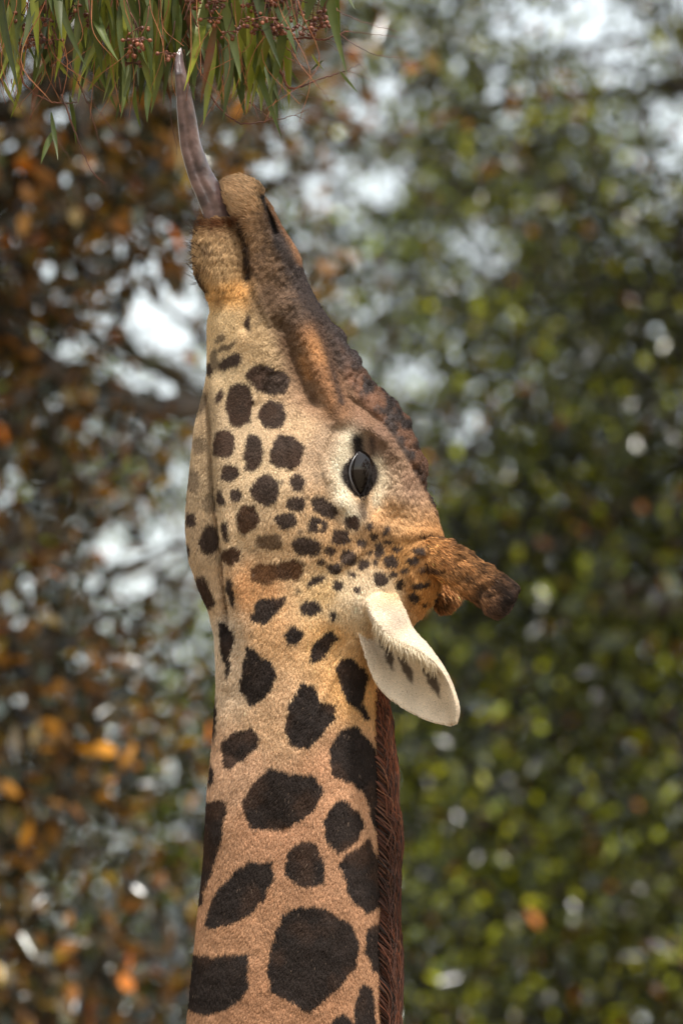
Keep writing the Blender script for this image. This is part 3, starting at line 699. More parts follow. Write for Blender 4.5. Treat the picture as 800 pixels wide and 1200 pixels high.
# shadows of rim and tufts, painted into the inner ear colour
inner = (reg == 3) & (BN[:, 2] < 0)
def ear_shadows(x, y):           # painted tuft shadows, dark streaks pointed at the lower end
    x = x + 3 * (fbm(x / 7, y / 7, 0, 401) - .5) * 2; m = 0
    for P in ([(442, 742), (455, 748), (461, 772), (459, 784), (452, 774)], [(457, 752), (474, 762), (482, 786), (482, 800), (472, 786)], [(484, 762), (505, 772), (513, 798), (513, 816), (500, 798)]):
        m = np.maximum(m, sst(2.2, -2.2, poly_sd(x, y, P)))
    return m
dk = ear_shadows(B[:, 0], B[:, 1]) * inner
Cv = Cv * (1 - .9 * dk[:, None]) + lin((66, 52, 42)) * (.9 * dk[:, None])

skin = attr_mat('giraffe_skin', 'coat_color', 0.75, 0.25, 0.82, 0.35, 700)
# the rest of the animal, below the picture
rest = MB()
def ring_loft(centres, ra, rb, axis, n=28):
    V = []; m = len(centres); th = np.arange(n) * 2 * math.pi / n
    for c, a, b in zip(centres, ra, rb):
        o = np.zeros((n, 3))
        if axis == 'z': o[:, 0] = np.cos(th) * a; o[:, 1] = np.sin(th) * b
        else: o[:, 2] = np.cos(th) * a; o[:, 1] = np.sin(th) * b
        V.append(np.asarray(c) + o)
    fc = [(i * n + j, i * n + (j + 1) % n, (i + 1) * n + (j + 1) % n, (i + 1) * n + j) for i in range(m - 1) for j in range(n)]
    fc.append(tuple(range(n))[::-1]); fc.append(tuple(range((m - 1) * n, m * n)))
    return np.vstack(V), fc
cN = [W([(328 + 0, 1325, 0)])[0], W([(350, 1500, 0)])[0], W([(420, 1700, 0)])[0], W([(520, 1900, 0)])[0], W([(620, 2080, -20)])[0]]
pN = spline(cN, 40); tt = np.linspace(0, 1, 40)
rest.add(*ring_loft(pN, np.interp(tt, [0, .4, 1], [.137, .22, .40]), np.interp(tt, [0, .4, 1], [.106, .15, .27]), 'z'))
tx = np.linspace(0, 1, 40)
ctr = np.stack([0.02 + 1.75 * tx, np.full(40, .32), np.interp(tx, [0, .3, .7, 1], [2.3, 2.35, 2.22, 2.1])], 1)
rest.add(*ring_loft(ctr, np.interp(tx, [0, .06, .2, .5, .8, .95, 1], [.08, .3, .52, .5, .42, .26, .06]), np.interp(tx, [0, .06, .3, .6, .9, 1], [.06, .2, .36, .42, .3, .06]), 'x'))
for lx, ly, fr_ in ((.28, .16, 1), (.34, .48, 1), (1.45, .16, 0), (1.52, .48, 0)):
    kx = 0 if fr_ else 0.06
    lp = [(lx, ly, 2.3), (lx - kx, ly, 1.75), (lx - 2 * kx, ly, 1.2), (lx + kx, ly, 1.0), (lx, ly, 0.35), (lx - .02, ly, 0.13), (lx - .05, ly, 0.0)]
    lr = [.2, .15, .085, .075, .05, .06, .095]
    p = spline(lp, 40); r_ = np.interp(np.linspace(0, 1, 40), np.linspace(0, 1, 7), lr)
    rest.add(*ring_loft(p, r_, r_ * .8, 'z', 18))
RV = np.vstack(rest.V); RF = np.array([f for f in rest.F if len(f) == 4])
caps = [f for f in rest.F if len(f) != 4]
rp = (RV - F) / S; rxp = rp @ AX + 400; ryp = 600 - rp @ AU
Crest = coat_color(rxp, np.maximum(ryp, 1270), np.zeros(len(rxp)), np.zeros(len(rxp), int))
allV = np.vstack([W(B), RV]); allF = np.vstack([BF, RF + nv])
body = mesh_np('body', allV, allF, skin, gir, True, ROOT)
set_color(body.data, 'coat_color', np.vstack([Cv, Crest]))

# ------------------------------------------------------------------ giraffe: hair
def curves_obj(name, pts, rad, col, mat, parent, attr='hair_color'):
    n, k, _ = pts.shape
    hc = bpy.data.hair_curves.new(name); hc.add_curves([k] * n)
    pw = W(pts.reshape(-1, 3)) - ROOT
    hc.attributes['position'].data.foreach_set('vector', pw.astype(np.float32).ravel())
    ra = hc.attributes.get('radius') or hc.attributes.new('radius', 'FLOAT', 'POINT')
    ra.data.foreach_set('value', (rad * S).astype(np.float32).ravel())
    ca = hc.attributes.new(attr, 'FLOAT_COLOR', 'CURVE'); rgba = np.ones((n, 4), np.float32); rgba[:, :3] = col
    ca.data.foreach_set('color', rgba.ravel())
    hc.materials.append(mat)
    o = bpy.data.objects.new(name, hc); COL.objects.link(o); o.parent = parent
    return o

fur = hair_mat('fur', 'hair_color', 0.14, 0.45)
tri = np.vstack([BF[:, [0, 1, 2]], BF[:, [0, 2, 3]]])
p0, p1, p2 = B[tri[:, 0]], B[tri[:, 1]], B[tri[:, 2]]
area = 0.5 * np.linalg.norm(np.cross(p1 - p0, p2 - p0), axis=1)
cen = (p0 + p1 + p2) / 3; tn = (BN[tri[:, 0]] + BN[tri[:, 1]] + BN[tri[:, 2]]) / 3
treg = reg[tri[:, 0]]
wgt = area.copy()
wgt *= np.where(cen[:, 2] > 12, 0.22, 1.0)
wgt *= np.where(cen[:, 1] > 1225, 0.6, 1.0)
al = almond(cen[:, 0], cen[:, 1]); wgt *= np.where((al < 1.2) & (np.abs(cen[:, 0] - 421) < 30), 0, 1)
lmt = lump_mask(cen[:, 0], cen[:, 1]); wgt *= 1 - 0.35 * lmt
NH = 620000
pr = np.random.default_rng(99)
ti = np.searchsorted(np.cumsum(wgt) / wgt.sum(), pr.uniform(0, 1, NH)); ti = np.clip(ti, 0, len(tri) - 1)
r1 = np.sqrt(pr.uniform(0, 1, (NH, 1))); r2 = pr.uniform(0, 1, (NH, 1))
P = (1 - r1) * p0[ti] + r1 * (1 - r2) * p1[ti] + r1 * r2 * p2[ti]
N = tn[ti]; N /= np.linalg.norm(N, axis=1, keepdims=True) + 1e-9
rg = treg[ti]; x, y, d = P.T
# which way the hair lies
flow = np.zeros((NH, 3)); an = (fbm(x / 40, y / 40, 0, 201) - .5) * 1.1
flow[:, 0] = np.sin(an) - 0.18 + 0.35 * sst(330, 430, x) * sst(720, 600, y); flow[:, 1] = np.cos(an)
mzk = sst(300, 240, y); flow[:, 0] += -0.5 * mzk; flow[:, 1] = flow[:, 1] * (1 - 1.6 * mzk)
h2 = rg == 2; flow[h2] = np.where((d[h2] < 5)[:, None], np.array([.78, .62, -.05]), np.array([.5, .85, .05]))
h3 = rg == 3; flow[h3] = np.array([.6, .8, 0])
flow += pr.normal(0, .14, (NH, 3))
flow -= N * np.sum(flow * N, 1, keepdims=True); flow /= np.linalg.norm(flow, axis=1, keepdims=True) + 1e-9
ln = np.full(NH, 6.4); ln = ln - 3.0 * sst(640, 480, y)
lmh = lump_mask(x, y); ln *= 1 - .45 * lmh
ch = (x < 292) & (y < 345); ln[ch] = 8.0
ln[(y < 250) & ~ch] = 6.0
ln *= 1 - .9 * ridge(x, y, [(308, 231), (313, 246), (318, 260), (323, 274)], 4)
ln[h2] = 7.5 * (1 - .55 * sst(575, 605, x[h2])); ln[h3] = np.where(N[h3, 2] < -0.2, 1.9, 4.5)
er = sst(3.2, 1.3, almond(x, y)) * (np.abs(x - 421) < 60); ln *= 1 - .55 * er
ln *= pr.uniform(.6, 1.3, NH)
lift = 0.21 + pr.normal(0, .08, NH); lift[h2] += .15; lift[ch] += .15
C = coat_color(x + pr.normal(0, .8, NH), y - pr.uniform(0, 1.6, NH), d, rg)
ink = np.where(h3 & (N[:, 2] < 0), ear_shadows(x, y), 0)
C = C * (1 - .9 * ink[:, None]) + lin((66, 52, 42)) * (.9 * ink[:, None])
lum = C.mean(1)
C = C * np.exp(pr.normal(0, 1, NH) * np.where(h2, .45, np.where(h3, .08, .18)))[:, None]
stray = (pr.uniform(0, 1, NH) < .006) & (lum < .06); C[stray] = lin((108, 90, 76))
stray = (pr.uniform(0, 1, NH) < .03) & (lum > .12); C[stray] *= .35
C = np.clip(C, .003, .92)
up = np.sin(lift)[:, None]; fw = np.cos(lift)[:, None]
A = P - N * .6; Bm = P + (flow * fw + N * up) * ln[:, None] * .5; E = P + (flow * fw + N * up * .6) * ln[:, None]
pts = np.stack([A, Bm, E], 1)
rad = np.stack([np.full(NH, .42), np.full(NH, .34), np.full(NH, .08)], 1) * pr.uniform(.75, 1.2, (NH, 1))
coat = curves_obj('coat', pts, rad, C, fur, gir); coat['kind'] = 'stuff'

# mane along the back of the neck
NM = 26000
my = pr.uniform(792, 1330, NM); md_ = pr.normal(0, 7, NM)
mx0 = np.interp(my, gy, cXR) - 3 - .02 * md_ ** 2
hl = np.interp(my, [792, 812, 835, 1330], [22, 50, 62, 62]) * pr.uniform(.7, 1.1, NM)
env = np.interp(my, [792, 821, 871, 898, 934, 950, 965, 1015, 1090, 1200, 1330], [8, 20, 25, 23, 31, 31, 26, 25, 26, 25, 25])
o1 = env * .5 * pr.uniform(.6, 1.1, NM); o2 = env * pr.uniform(.75, 1.06, NM); o3 = env * pr.uniform(.7, 1.08, NM)
wv = 2.0 * np.sin(my / 17 + pr.normal(0, .4, NM))
sp = md_ * 1.0
pts = np.stack([np.stack([mx0 - 7, my, md_], 1), np.stack([mx0 + o1, my + hl * .3, md_ + sp * .3], 1), np.stack([mx0 + o2 + wv * .5, my + hl * .6, md_ + sp * .3 + pr.normal(0, 2, NM)], 1),
                np.stack([mx0 + o3 + wv, my + hl * 1.0, md_ + sp * .4 + pr.normal(0, 3, NM)], 1)], 1)
rad = np.stack([np.full(NM, .7), np.full(NM, .7), np.full(NM, .55), np.full(NM, .15)], 1)
mc = np.array([lin((114, 62, 38)), lin((88, 50, 34)), lin((58, 39, 31)), lin((130, 84, 58))])[pr.choice(4, NM, p=[.4, .3, .2, .1])] * np.exp(pr.normal(0, .2, NM))[:, None]
mc *= (1 - .45 * sst(900, 960, my) * (1 - .3 * sst(1000, 1100, my)))[:, None]
mane = curves_obj('mane', pts, rad, mc, hair_mat('mane_hair', 'hair_color', .25, .35), gir); mane['kind'] = 'stuff'

# long pale hairs inside the ear
NE = 900
tt = pr.uniform(0.08, .62, NE); rim = spline([(434, 716, -100), (444, 731, -108), (460, 747, -113), (486, 760, -112), (508, 775, -104)], 60)
a = rim[(tt / .62 * 59).astype(int)] + pr.normal(0, 1.2, (NE, 3))
dr = np.stack([pr.normal(.12, .22, NE), np.ones(NE), pr.normal(.25, .2, NE)], 1); le = pr.uniform(8, 20, NE)[:, None]
pts = np.stack([a, a + dr * le * .5 - np.array([0, 0, 1.5]), a + dr * le + np.array([0, 0, 3.0])], 1)
eh = curves_obj('ear_hair', pts, np.stack([np.full(NE, .34), np.full(NE, .28), np.full(NE, .08)], 1), np.tile(lin((226, 210, 182)), (NE, 1)) * pr.uniform(.7, 1.1, (NE, 1)), fur, gir); eh['kind'] = 'stuff'

# whiskers on the lips
NW = 120
wx_, wy_ = pr.uniform(229, 262, NW), pr.uniform(256, 335, NW); wd_ = pr.uniform(-30, 5, NW)
wx_[:70] = pr.uniform(228, 236, 70)
a = np.stack([wx_, wy_, wd_], 1); dr = np.stack([-np.abs(pr.normal(.8, .3, NW)), pr.normal(-.35, .4, NW), pr.normal(-.3, .3, NW)], 1); le = pr.uniform(7, 17, NW)[:, None]
pts = np.stack([a, a + dr * le * .5, a + dr * le + np.array([0, -1.5, 0])], 1)
wk = curves_obj('whiskers', pts, np.stack([np.full(NW, .35), np.full(NW, .28), np.full(NW, .08)], 1), np.tile(lin((60, 46, 36)), (NW, 1)), fur, gir); wk['kind'] = 'stuff'

# ------------------------------------------------------------------ giraffe: eyes, tongue
def ball(c, r, nu=40, nv_=28):
    th = np.linspace(0, math.pi, nv_); ph = np.arange(nu) * 2 * math.pi / nu
    V = np.stack([np.outer(np.sin(th), np.cos(ph)), np.outer(np.sin(th), np.sin(ph)), np.outer(np.cos(th), np.ones(nu))], 2).reshape(-1, 3) * np.array(r) + np.array(c)
    fc = [(i * nu + j, i * nu + (j + 1) % nu, (i + 1) * nu + (j + 1) % nu, (i + 1) * nu + j) for i in range(nv_ - 1) for j in range(nu)]
    return V, fc
m_eye, t_, p_ = new_mat('eyeball'); p_.inputs['Base Color'].default_value = (0.012, 0.008, 0.006, 1); p_.inputs['Roughness'].default_value = 0.05; p_.inputs['Specular IOR Level'].default_value = .35
m_lid2, t_, p_ = new_mat('dark_eyelid'); p_.inputs['Base Color'].default_value = (0.012, 0.009, 0.008, 1); p_.inputs['Roughness'].default_value = 0.6; p_.inputs['Specular IOR Level'].default_value = .2
m_lid, t_, p_ = new_mat('wet_eyelid'); p_.inputs['Base Color'].default_value = (0.035, 0.028, 0.028, 1); p_.inputs['Roughness'].default_value = 0.28; p_.inputs['Specular IOR Level'].default_value = .8
hE = float(H(np.array([402.0]), np.array([556.0]))[0])
for sgn in (-1, 1):
    V, fc = ball((420.8, 556, sgn * (hE - 25.6)), (22, 34, 21)); e = mesh_np('eye', W(V), fc, m_eye, gir, True, ROOT)
    tl = np.linspace(.03, .97, 30); yy = ALM['y0'] + (ALM['y1'] - ALM['y0']) * tl; wdt = np.sin(math.pi * tl ** .92) ** .85
    for q, amp in ((-1, ALM['l']), (1, ALM['r'])):
        xx = ALM['x'] + 1.5 * (tl - .5) + q * amp * wdt * .97
        hh = np.array([float(H(np.array([xx_ + q * 2.5]), np.array([y_]))[0]) for xx_, y_ in zip(xx, yy)])
        hh = np.convolve(np.pad(hh, 3, mode='edge'), np.ones(7) / 7, 'valid')
        V, fc = tube(W(np.stack([xx, yy, sgn * (hh - .5)], 1)), np.interp(tl, [0, .3, .7, 1], [.9, 1.3, 1.3, .9] if q < 0 else [1.8, 3.0, 3.0, 1.8]) * S, 8)
        mesh_np('eyelid', V, fc, m_lid if q < 0 else m_lid2, e, True, ROOT)

NL = 90
tl = pr.uniform(.12, .9, NL); wl = np.sin(math.pi * tl ** .92) ** .85
a = np.stack([ALM['x'] + 1.5 * (tl - .5) + (ALM['r'] + 1) * wl, ALM['y0'] + (ALM['y1'] - ALM['y0']) * tl, -(hE - 2) + np.zeros(NL)], 1) + pr.normal(0, .6, (NL, 3))
dr = np.stack([pr.normal(-.35, .15, NL), pr.normal(.45, .25, NL), np.full(NL, -.7)], 1); le = pr.uniform(8, 15, NL)[:, None]
lash = curves_obj('eyelashes', np.stack([a, a + dr * le * .5 + np.array([1.2, 0, 0]), a + dr * le + np.array([3.0, 1, 0])], 1), np.stack([np.full(NL, .4), np.full(NL, .3), np.full(NL, .08)], 1), np.tile(lin((26, 20, 18)), (NL, 1)), fur, gir); lash['kind'] = 'stuff'

ty = np.array([58, 72, 100, 137, 173, 205, 236, 262, 290.]); tcx = np.array([213, 210.5, 214.5, 219.5, 224, 234.5, 250.5, 260, 268.]); tw = np.array([2.6, 5.2, 7.6, 10.8, 12.2, 14, 17, 18, 17.])
yy = np.linspace(58, 290, 110); cx = np.interp(yy, ty, tcx); ww = np.interp(yy, ty, tw)
kk = np.ones(9) / 9; cx = np.convolve(np.pad(cx, 4, mode='reflect', reflect_type='odd'), kk, 'valid'); ww = np.convolve(np.pad(ww, 4, mode='edge'), kk, 'valid')
ww[:5] = np.linspace(.6, ww[5], 5)
n = 40; th = np.arange(n) * 2 * math.pi / n
tx_ = np.gradient(cx, yy); nrm = np.stack([np.ones_like(tx_), -tx_], 1); nrm /= np.linalg.norm(nrm, axis=1, keepdims=True)
V = []
for i in range(len(yy)):
    prof = np.cos(th); dep = np.sign(np.sin(th)) * np.abs(np.sin(th)) ** .8 * .78 * ww[i]
    dep = dep + .16 * ww[i] * np.exp(-((prof + .15) / .22) ** 2) * (np.sin(th) < 0) + .3 * prof * ww[i]
    o = prof * ww[i]
    dd = np.interp(yy[i], [58, 90, 150, 290], [-38, -52, -36, 0])
    V.append(np.stack([cx[i] + nrm[i, 0] * o, yy[i] + nrm[i, 1] * o, dd + dep + 1.3 * (fbm(prof * 4, yy[i] / 7, dep / 5, 7) - .5) + .7 * (vnoise(prof * 9, yy[i] / 2.2, 0, 9) - .5)], 1))
m = len(yy); fc = [(i * n + j, i * n + (j + 1) % n, (i + 1) * n + (j + 1) % n, (i + 1) * n + j) for i in range(m - 1) for j in range(n)] + [tuple(range(n))[::-1], tuple(range((m - 1) * n, m * n))]
tm = noise_mat('tongue_skin', tuple(lin((58, 46, 47))), tuple(lin((120, 95, 90))), 34, 0.3, 0.3, 7, 0.004)
tm.node_tree.nodes['Principled BSDF'].inputs['Coat Weight'].default_value = 0.35; tm.node_tree.nodes['Principled BSDF'].inputs['Coat Roughness'].default_value = 0.08
tg = mesh_np('tongue', W(np.vstack(V)), fc, tm, gir, True, ROOT)
tg['label'] = 'long grey purple tongue curling around the leaf tips'

# ------------------------------------------------------------------ eucalyptus over the giraffe
EB = np.array([-3.2, 0.6, 0.0])
euc = empty('eucalyptus_tree', EB, 'eucalyptus tree with drooping narrow leaves and clusters of brown fruit above the muzzle', 'tree')
pr = np.random.default_rng(17)
mb = MB()
tz = np.linspace(0, 9, 14); tk = np.stack([EB[0] + .25 * np.sin(tz / 3), np.full(14, EB[1]), tz], 1)
mb.add(*tube(tk, np.linspace(.26, .12, 14), 14)); mb.build('trunk', bark_pale, euc, EB)
LB = [tk[9], W([(-900, -500, 100)])[0], W([(-250, -330, 20)])[0], W([(150, -190, 0)])[0], W([(330, -150, 0)])[0]]
limb = spline(LB, 40); mb = MB(); mb.add(*tube(limb, np.linspace(.09, .012, 40), 10)); mb.build('limb', bark_pale, euc, EB)
twig_m = noise_mat('twig_bark', tuple(lin((62, 38, 30))), tuple(lin((112, 66, 46))), 60, .8, .3, 4, .002)

TW = [([(61, 30, 0), (75, 60, -5), (92, 95, -10)], 1.2), ([(62, 42, 5), (66, 70, 0), (72, 110, 0)], 1.2), ([(24, 70, 0), (26, 92, 0), (35, 105, 0), (62, 120, 0), (92, 120, 4)], 1.3),
      ([(72, 110, 0), (85, 145, 0), (95, 172, 0), (108, 200, 4), (124, 216, 6)], 1.1), ([(92, 95, 0), (104, 125, 0), (109, 140, 0), (117, 170, 5)], .8), ([(58, 40, 0), (80, 80, 5), (105, 115, 5), (140, 165, 8)], .5),
      ([(14, 92, 0), (18, 112, 0), (37, 152, 0)], .6), ([(64, 160, 5), (75, 175, 5), (88, 195, 5)], .4), ([(118, 130, 5), (135, 155, 5), (155, 167, 8)], .4),
      ([(242, 60, 0), (243, 97, 0), (255, 124, 0), (281, 144, 0), (307, 143, 0), (317, 139, 0)], 1.3), ([(312, 141, 0), (330, 139, 4), (345, 135, 8), (365, 144, 12)], .6), ([(290, 118, 0), (305, 130, 0), (317, 139, 0)], .8),
      ([(300, 20, 10), (330, 43, 8), (360, 44, 6), (379, 46, 5), (390, 42, 5), (407, 36, 5)], 1.7), ([(320, 60, 25), (330, 85, 25), (339, 101, 25), (355, 99, 25), (371, 92, 25)], 2.0), ([(371, 92, 25), (390, 86, 25), (405, 81, 22), (423, 73, 20)], .8),
      ([(340, 8, 0), (375, 22, 0), (405, 45, 0), (439, 64, 4), (476, 68, 8)], .7), ([(350, 0, 0), (390, 11, 0), (427, 26, 5), (467, 36, 10)], .6), ([(330, 49, 0), (352, 75, 0), (364, 92, 0)], .7), ([(322, 60, 5), (345, 72, 5), (372, 88, 5)], .6),
      ([(360, 86, 10), (378, 105, 12), (390, 122, 15), (410, 128, 15)], .4), ([(379, 46, 5), (400, 60, 10), (430, 66, 15)], .4), ([(405, 81, 22), (425, 88, 22), (440, 96, 24)], .4), ([(407, 36, 5), (440, 40, 10), (478, 44, 15)], .4),
      ([(384, 45, 8), (405, 56, 10), (422, 75, 15), (436, 92, 20)], .35), ([(345, 135, 8), (360, 128, 10), (375, 122, 12)], .35), ([(330, 100, 15), (360, 112, 18), (395, 118, 22)], .35),
      ([(201, 100, 10), (200, 135, 10), (208, 180, 14)], .5), ([(216, 60, -40), (222, 95, -32), (229, 105, -28)], .6)]
hangers = [((-10, -60), 90, 60), ((40, -70), 90, 80), ((95, -60), 80, 60), ((150, -80), 100, 80), ((190, -70), 80, 70), ((235, -60), 90, 80), ((275, -60), 80, 70), ((315, -60), 80, 60), ((350, -60), 40, 40)]
for pts_, r_ in TW:
    p = spline(pts_, 8 * len(pts_)); p[:, :2] += pr.normal(0, .5, (len(p), 2)); V, fc = tube(W(p), np.linspace(r_, r_ * .45, len(p)) * S, 6)
    mesh_np('twig', V, fc, twig_m, euc, True, EB)
for (hx, hy), dpt, sp in hangers:                       # twigs that come down from the limb
    for q in range(5):
        i = int(np.argmin(np.abs(limb[:, 0] - W([(hx, hy, 0)])[0, 0]))); a = limb[i]; dz = pr.uniform(-120, 120)
        e = W([(hx + pr.normal(0, 25), pr.uniform(-20, 40), dz)])[0]; mid = W([(hx + pr.normal(0, 20), hy - 30, dz * .7)])[0]
        p = spline([a, mid, e], 14); V, fc = tube(p, np.linspace(3.5, .8, 14) * S, 6); mesh_np('twig', V, fc, twig_m, euc, True, EB)

stem_m = noise_mat('stem_skin', tuple(lin((120, 66, 38))), tuple(lin((160, 100, 56))), 60, .7, .2, 3, .001)
for q in range(64):                                     # thin reddish leaf stalks and bare stems
    x0 = pr.choice([pr.uniform(-10, 120), pr.uniform(120, 240), pr.uniform(230, 345)]); dz = pr.uniform(-90, 60); y1 = pr.uniform(60, 150)
    p = spline([(x0, -40, dz), (x0 + pr.normal(0, 10), 10, dz), (x0 + pr.normal(0, 16), y1 * .6, dz + pr.normal(0, 8)), (x0 + pr.normal(0, 24), y1, dz + pr.normal(0, 12))], 16)
    V, fc = tube(W(p), np.linspace(.7, .3, 16) * S, 5); mesh_np('stem', V, fc, stem_m, euc, True, EB)

def leaf_mesh(name, L, Wd, curve, twist, seed, col):
    n = 13; t = np.linspace(0, 1, n); wv = Wd * .5 * np.sin(math.pi * np.clip(t, 0, 1) ** .75) ** .9 * (1 - .25 * t) + .15
    cx = curve * L * (t ** 1.6 - .2 * t); V = []
    for i in range(n):
        tw = twist * (t[i] - .3); f = .22 * wv[i]
        for k, (o, z) in enumerate(((-1, 0), (-.5, .6), (0, 1), (.5, .6), (1, 0))):
            xo = o * wv[i]; zo = -z * f * -1
            V.append((cx[i] + xo * math.cos(tw) - zo * math.sin(tw), t[i] * L, xo * math.sin(tw) + zo * math.cos(tw) + .06 * L * math.sin(3 * t[i] + seed)))
    V = np.array(V) * S
    fc = [(i * 5 + j, i * 5 + j + 1, (i + 1) * 5 + j + 1, (i + 1) * 5 + j) for i in range(n - 1) for j in range(4)]
    me = bpy.data.meshes.new(name); me.from_pydata(V.tolist(), [], fc); me.update()
    me.polygons.foreach_set('use_smooth', np.ones(len(me.polygons), bool)); me.materials.append(col)
    return me

def euc_mat(name, c, vein):
    m, t, p = new_mat(name)
    tc = t.nodes.new('ShaderNodeTexCoord'); n1 = t.nodes.new('ShaderNodeTexNoise'); n1.inputs['Scale'].default_value = 45; n1.inputs['Detail'].default_value = 5
    oi = t.nodes.new('ShaderNodeObjectInfo')
    mx = t.nodes.new('ShaderNodeMix'); mx.data_type = 'RGBA'; t.links.new(tc.outputs['Object'], n1.inputs['Vector'])
    rp_ = t.nodes.new('ShaderNodeMapRange'); rp_.inputs[1].default_value = .4; rp_.inputs[2].default_value = .7; t.links.new(n1.outputs[0], rp_.inputs[0]); t.links.new(rp_.outputs[0], mx.inputs[0])
    mx.inputs[6].default_value = (*lin(c), 1); mx.inputs[7].default_value = (*lin(vein), 1)
    hs = t.nodes.new('ShaderNodeHueSaturation'); mr = t.nodes.new('ShaderNodeMapRange'); mr.inputs[3].default_value = .6; mr.inputs[4].default_value = 1.4
    t.links.new(oi.outputs['Random'], mr.inputs[0]); t.links.new(mr.outputs[0], hs.inputs['Value']); t.links.new(mx.outputs[2], hs.inputs['Color'])
    t.links.new(hs.outputs[0], p.inputs['Base Color']); p.inputs['Roughness'].default_value = .42; p.inputs['Specular IOR Level'].default_value = .4
    tr = t.nodes.new('ShaderNodeBsdfTranslucent'); t.links.new(hs.outputs[0], tr.inputs['Color'])
    ms = t.nodes.new('ShaderNodeMixShader'); ms.inputs[0].default_value = .3; o = t.nodes['Material Output']
    t.links.new(p.outputs[0], ms.inputs[1]); t.links.new(tr.outputs[0], ms.inputs[2]); t.links.new(ms.outputs[0], o.inputs[0])
    return m
EM = [euc_mat('leaf_grey_green', (96, 106, 58), (108, 112, 60)), euc_mat('leaf_yellow_green', (112, 118, 38), (128, 122, 44)), euc_mat('leaf_deep_green', (66, 78, 28), (84, 88, 34)), euc_mat('leaf_browned', (96, 56, 30), (84, 70, 38))]
LM = []
for k in range(14):
    LM.append((leaf_mesh('leaf', 1.0 * [110, 130, 95, 120, 80][k % 5], [13.5, 12, 15, 12.5, 10.5][k % 5], [.12, -.14, .2, -.05, .26, -.22, .05][k % 7], [.5, -.8, 1.0, .2][k % 4], k, EM[[0, 1, 2, 1, 2, 0, 2, 1, 0, 1, 2, 2, 1, 3][k]])))
def put_leaf(px, py, dz, ang, sc_, k, yaw):
    if abs(px - 212) < 26 and dz < -20 and py > -60: dz = 10 - dz * .5
    o = bpy.data.objects.new('leaf', LM[k]); COL.objects.link(o); o.parent = euc
    # leaf +y runs down the picture; turn it about its own length, then lean it
    R0 = Matrix(((AX[0], -AU[0], AV[0]), (AX[1], -AU[1], AV[1]), (AX[2], -AU[2], AV[2])))
    M = R0.to_4x4() @ Matrix.Rotation(ang, 4, 'Z') @ Matrix.Rotation(pr.normal(0, .25), 4, 'X') @ Matrix.Rotation(yaw, 4, 'Y') @ Matrix.Scale(sc_, 4)
    M.translation = Vector(W([(px, py, dz)])[0] - EB); o.matrix_local = M
def leaves(n, x0, x1, y0, y1, d0, d1, smin=.7, smax=1.15, lean=.16, ks=range(14)):
    ks = list(ks)
    for i in range(n):
        put_leaf(pr.uniform(x0, x1), pr.uniform(y0, y1), pr.uniform(d0, d1), pr.normal(0, lean) * .8, pr.uniform(smin, smax), ks[pr.integers(len(ks))], pr.uniform(-.9, .9))
leaves(30, -20, 75, -60, 10, -90, 90); leaves(24, 60, 150, -80, -5, -60, 120); leaves(40, 110, 235, -70, 20, -60, 90); leaves(26, 150, 245, -50, 25, -40, 90, .7, 1.1)
leaves(38, 230, 335, -50, 40, -50, 100, .8, 1.2); leaves(12, 330, 400, -90, -50, -30, 80); leaves(16, 260, 335, 0, 45, 10, 90, .6, .9); leaves(14, -20, 120, 30, 90, -20, 60, .35, .6, .5); leaves(20, -30, 330, -60, 0, 100, 220)
leaves(8, 120, 220, 20, 50, 20, 80, .6, .9)
for a in [(24, -30, -60, .12, 1.0, 0, .2), (40, -35, -70, -.12, .9, 3, .1), (124, -10, -30, -.25, .95, 1, .3), (228, -30, -40, -.12, .75, 0, .3), (222, 18, -45, .35, .65, 5, .2), (206, -30, -60, .05, 1.0, 8, -.3), (178, 80, 0, .2, .7, 2, .4), (64, 150, 10, .5, .5, 2, .2),
          (5, 95, -10, -.3, .45, 9, .1), (160, 100, 5, .1, .65, 4, .6), (365, 62, 15, -.5, .3, 9, .2), (378, 70, 15, 1.0, .2, 2, .2), (398, 82, 20, -.6, .3, 0, .3), (322, 95, 10, .05, .5, 2, .3), (60, 130, 10, -.1, .5, 6, .2), (82, 110, 10, -.05, .5, 6, .4)]:
    put_leaf(*a)

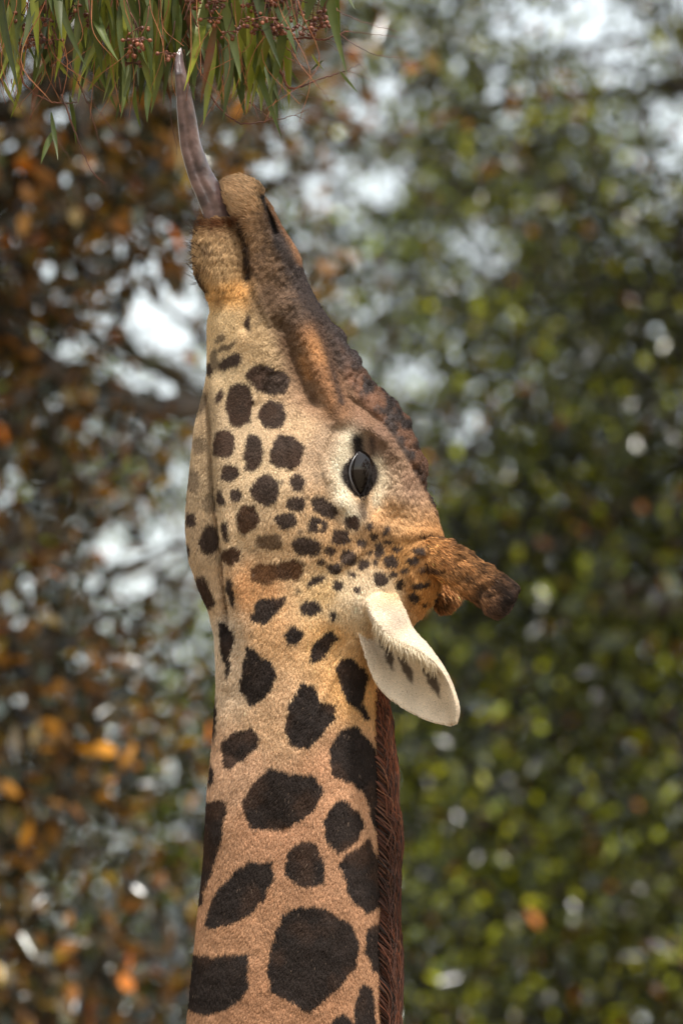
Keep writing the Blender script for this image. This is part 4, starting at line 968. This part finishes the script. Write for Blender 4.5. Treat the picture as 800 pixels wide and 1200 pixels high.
# fruit: little urn-shaped capsules on stalks
fm_ = noise_mat('fruit_skin', tuple(lin((70, 36, 24))), tuple(lin((128, 70, 42))), 45, .5, .2, 4, .001)
def fruit_shape(c, dr, r_):
    prof = [(0, .25), (.5, .8), (1.1, 1.0), (1.7, .8), (2.0, .45), (2.35, .12)]
    a = np.asarray(dr, float); a /= np.linalg.norm(a); p = np.array([np.asarray(c) + a * t * r_ for t, _ in prof]); return tube(W(p), np.array([q * r_ for _, q in prof]) * S, 8)
def cluster(n, x0, x1, y0, y1, d0, d1, rr=(1.9, 2.9)):
    mb = MB(); ms_ = MB()
    nodes = [(pr.uniform(x0, x1), pr.uniform(y0 - 10, y1 - 8), pr.uniform(d0, d1)) for _ in range(max(2, n // 6))]
    for nd in nodes:
        up_ = (nd[0] + pr.normal(0, 10), nd[1] - pr.uniform(30, 60), nd[2]); V, fc = tube(W(spline([up_, ((up_[0] + nd[0]) / 2 + 3, (up_[1] + nd[1]) / 2, nd[2]), nd], 8)), np.linspace(.8, .5, 8) * S, 5); ms_.add(V, fc)
        for q in range(6):
            dr = np.array([pr.normal(0, .8), pr.uniform(-.1, 1.1), pr.normal(0, .8)]); dr /= np.linalg.norm(dr); c = np.array(nd) + dr * pr.uniform(6, 12)
            V, fc = tube(W(np.array([nd, c + dr])), np.array([.45, .6]) * S, 4); ms_.add(V, fc); mb.add(*fruit_shape(c, dr, pr.uniform(*rr)))
    o = mb.build('fruit_cluster', fm_, euc, EB); st = ms_.build('stalk', twig_m, o, EB)
    st.location = (0, 0, 0); o['kind'] = 'stuff'; st['kind'] = 'stuff'
cluster(130, 245, 335, -10, 50, -95, -20); cluster(90, 300, 355, -10, 50, -70, 10); cluster(36, 360, 385, -8, 40, -20, 10); cluster(42, 155, 198, 25, 85, -95, -30); cluster(60, 25, 62, 15, 70, -60, 30); cluster(24, 80, 108, 5, 35, -20, 30); cluster(36, 215, 262, -15, 25, -50, 0)

# the rest of its crown, above the picture, which shades the hanging tips
NC = 3600
c = np.stack([pr.uniform(-800, 420, NC), pr.uniform(-700, -130, NC), pr.normal(120, 260, NC)], 1)
keep = vnoise(c[:, 0] / 160, c[:, 1] / 160, c[:, 2] / 160, 77) > .36; c = c[keep]; NC = len(c)
ax = np.stack([pr.normal(0, .3, NC), np.ones(NC), pr.normal(0, .3, NC)], 1); ax /= np.linalg.norm(ax, axis=1, keepdims=True)
sx = np.cross(ax, pr.normal(0, 1, (NC, 3))); sx /= np.linalg.norm(sx, axis=1, keepdims=True); Lc = pr.uniform(70, 125, (NC, 1)); Wc = pr.uniform(5, 8, (NC, 1))
v = np.stack([c, c + ax * Lc * .4 + sx * Wc, c + ax * Lc, c + ax * Lc * .4 - sx * Wc], 1); fcs = np.arange(NC * 4).reshape(-1, 4)
mesh_np('crown', W(v.reshape(-1, 3)), fcs, EM[2], euc, False, EB)
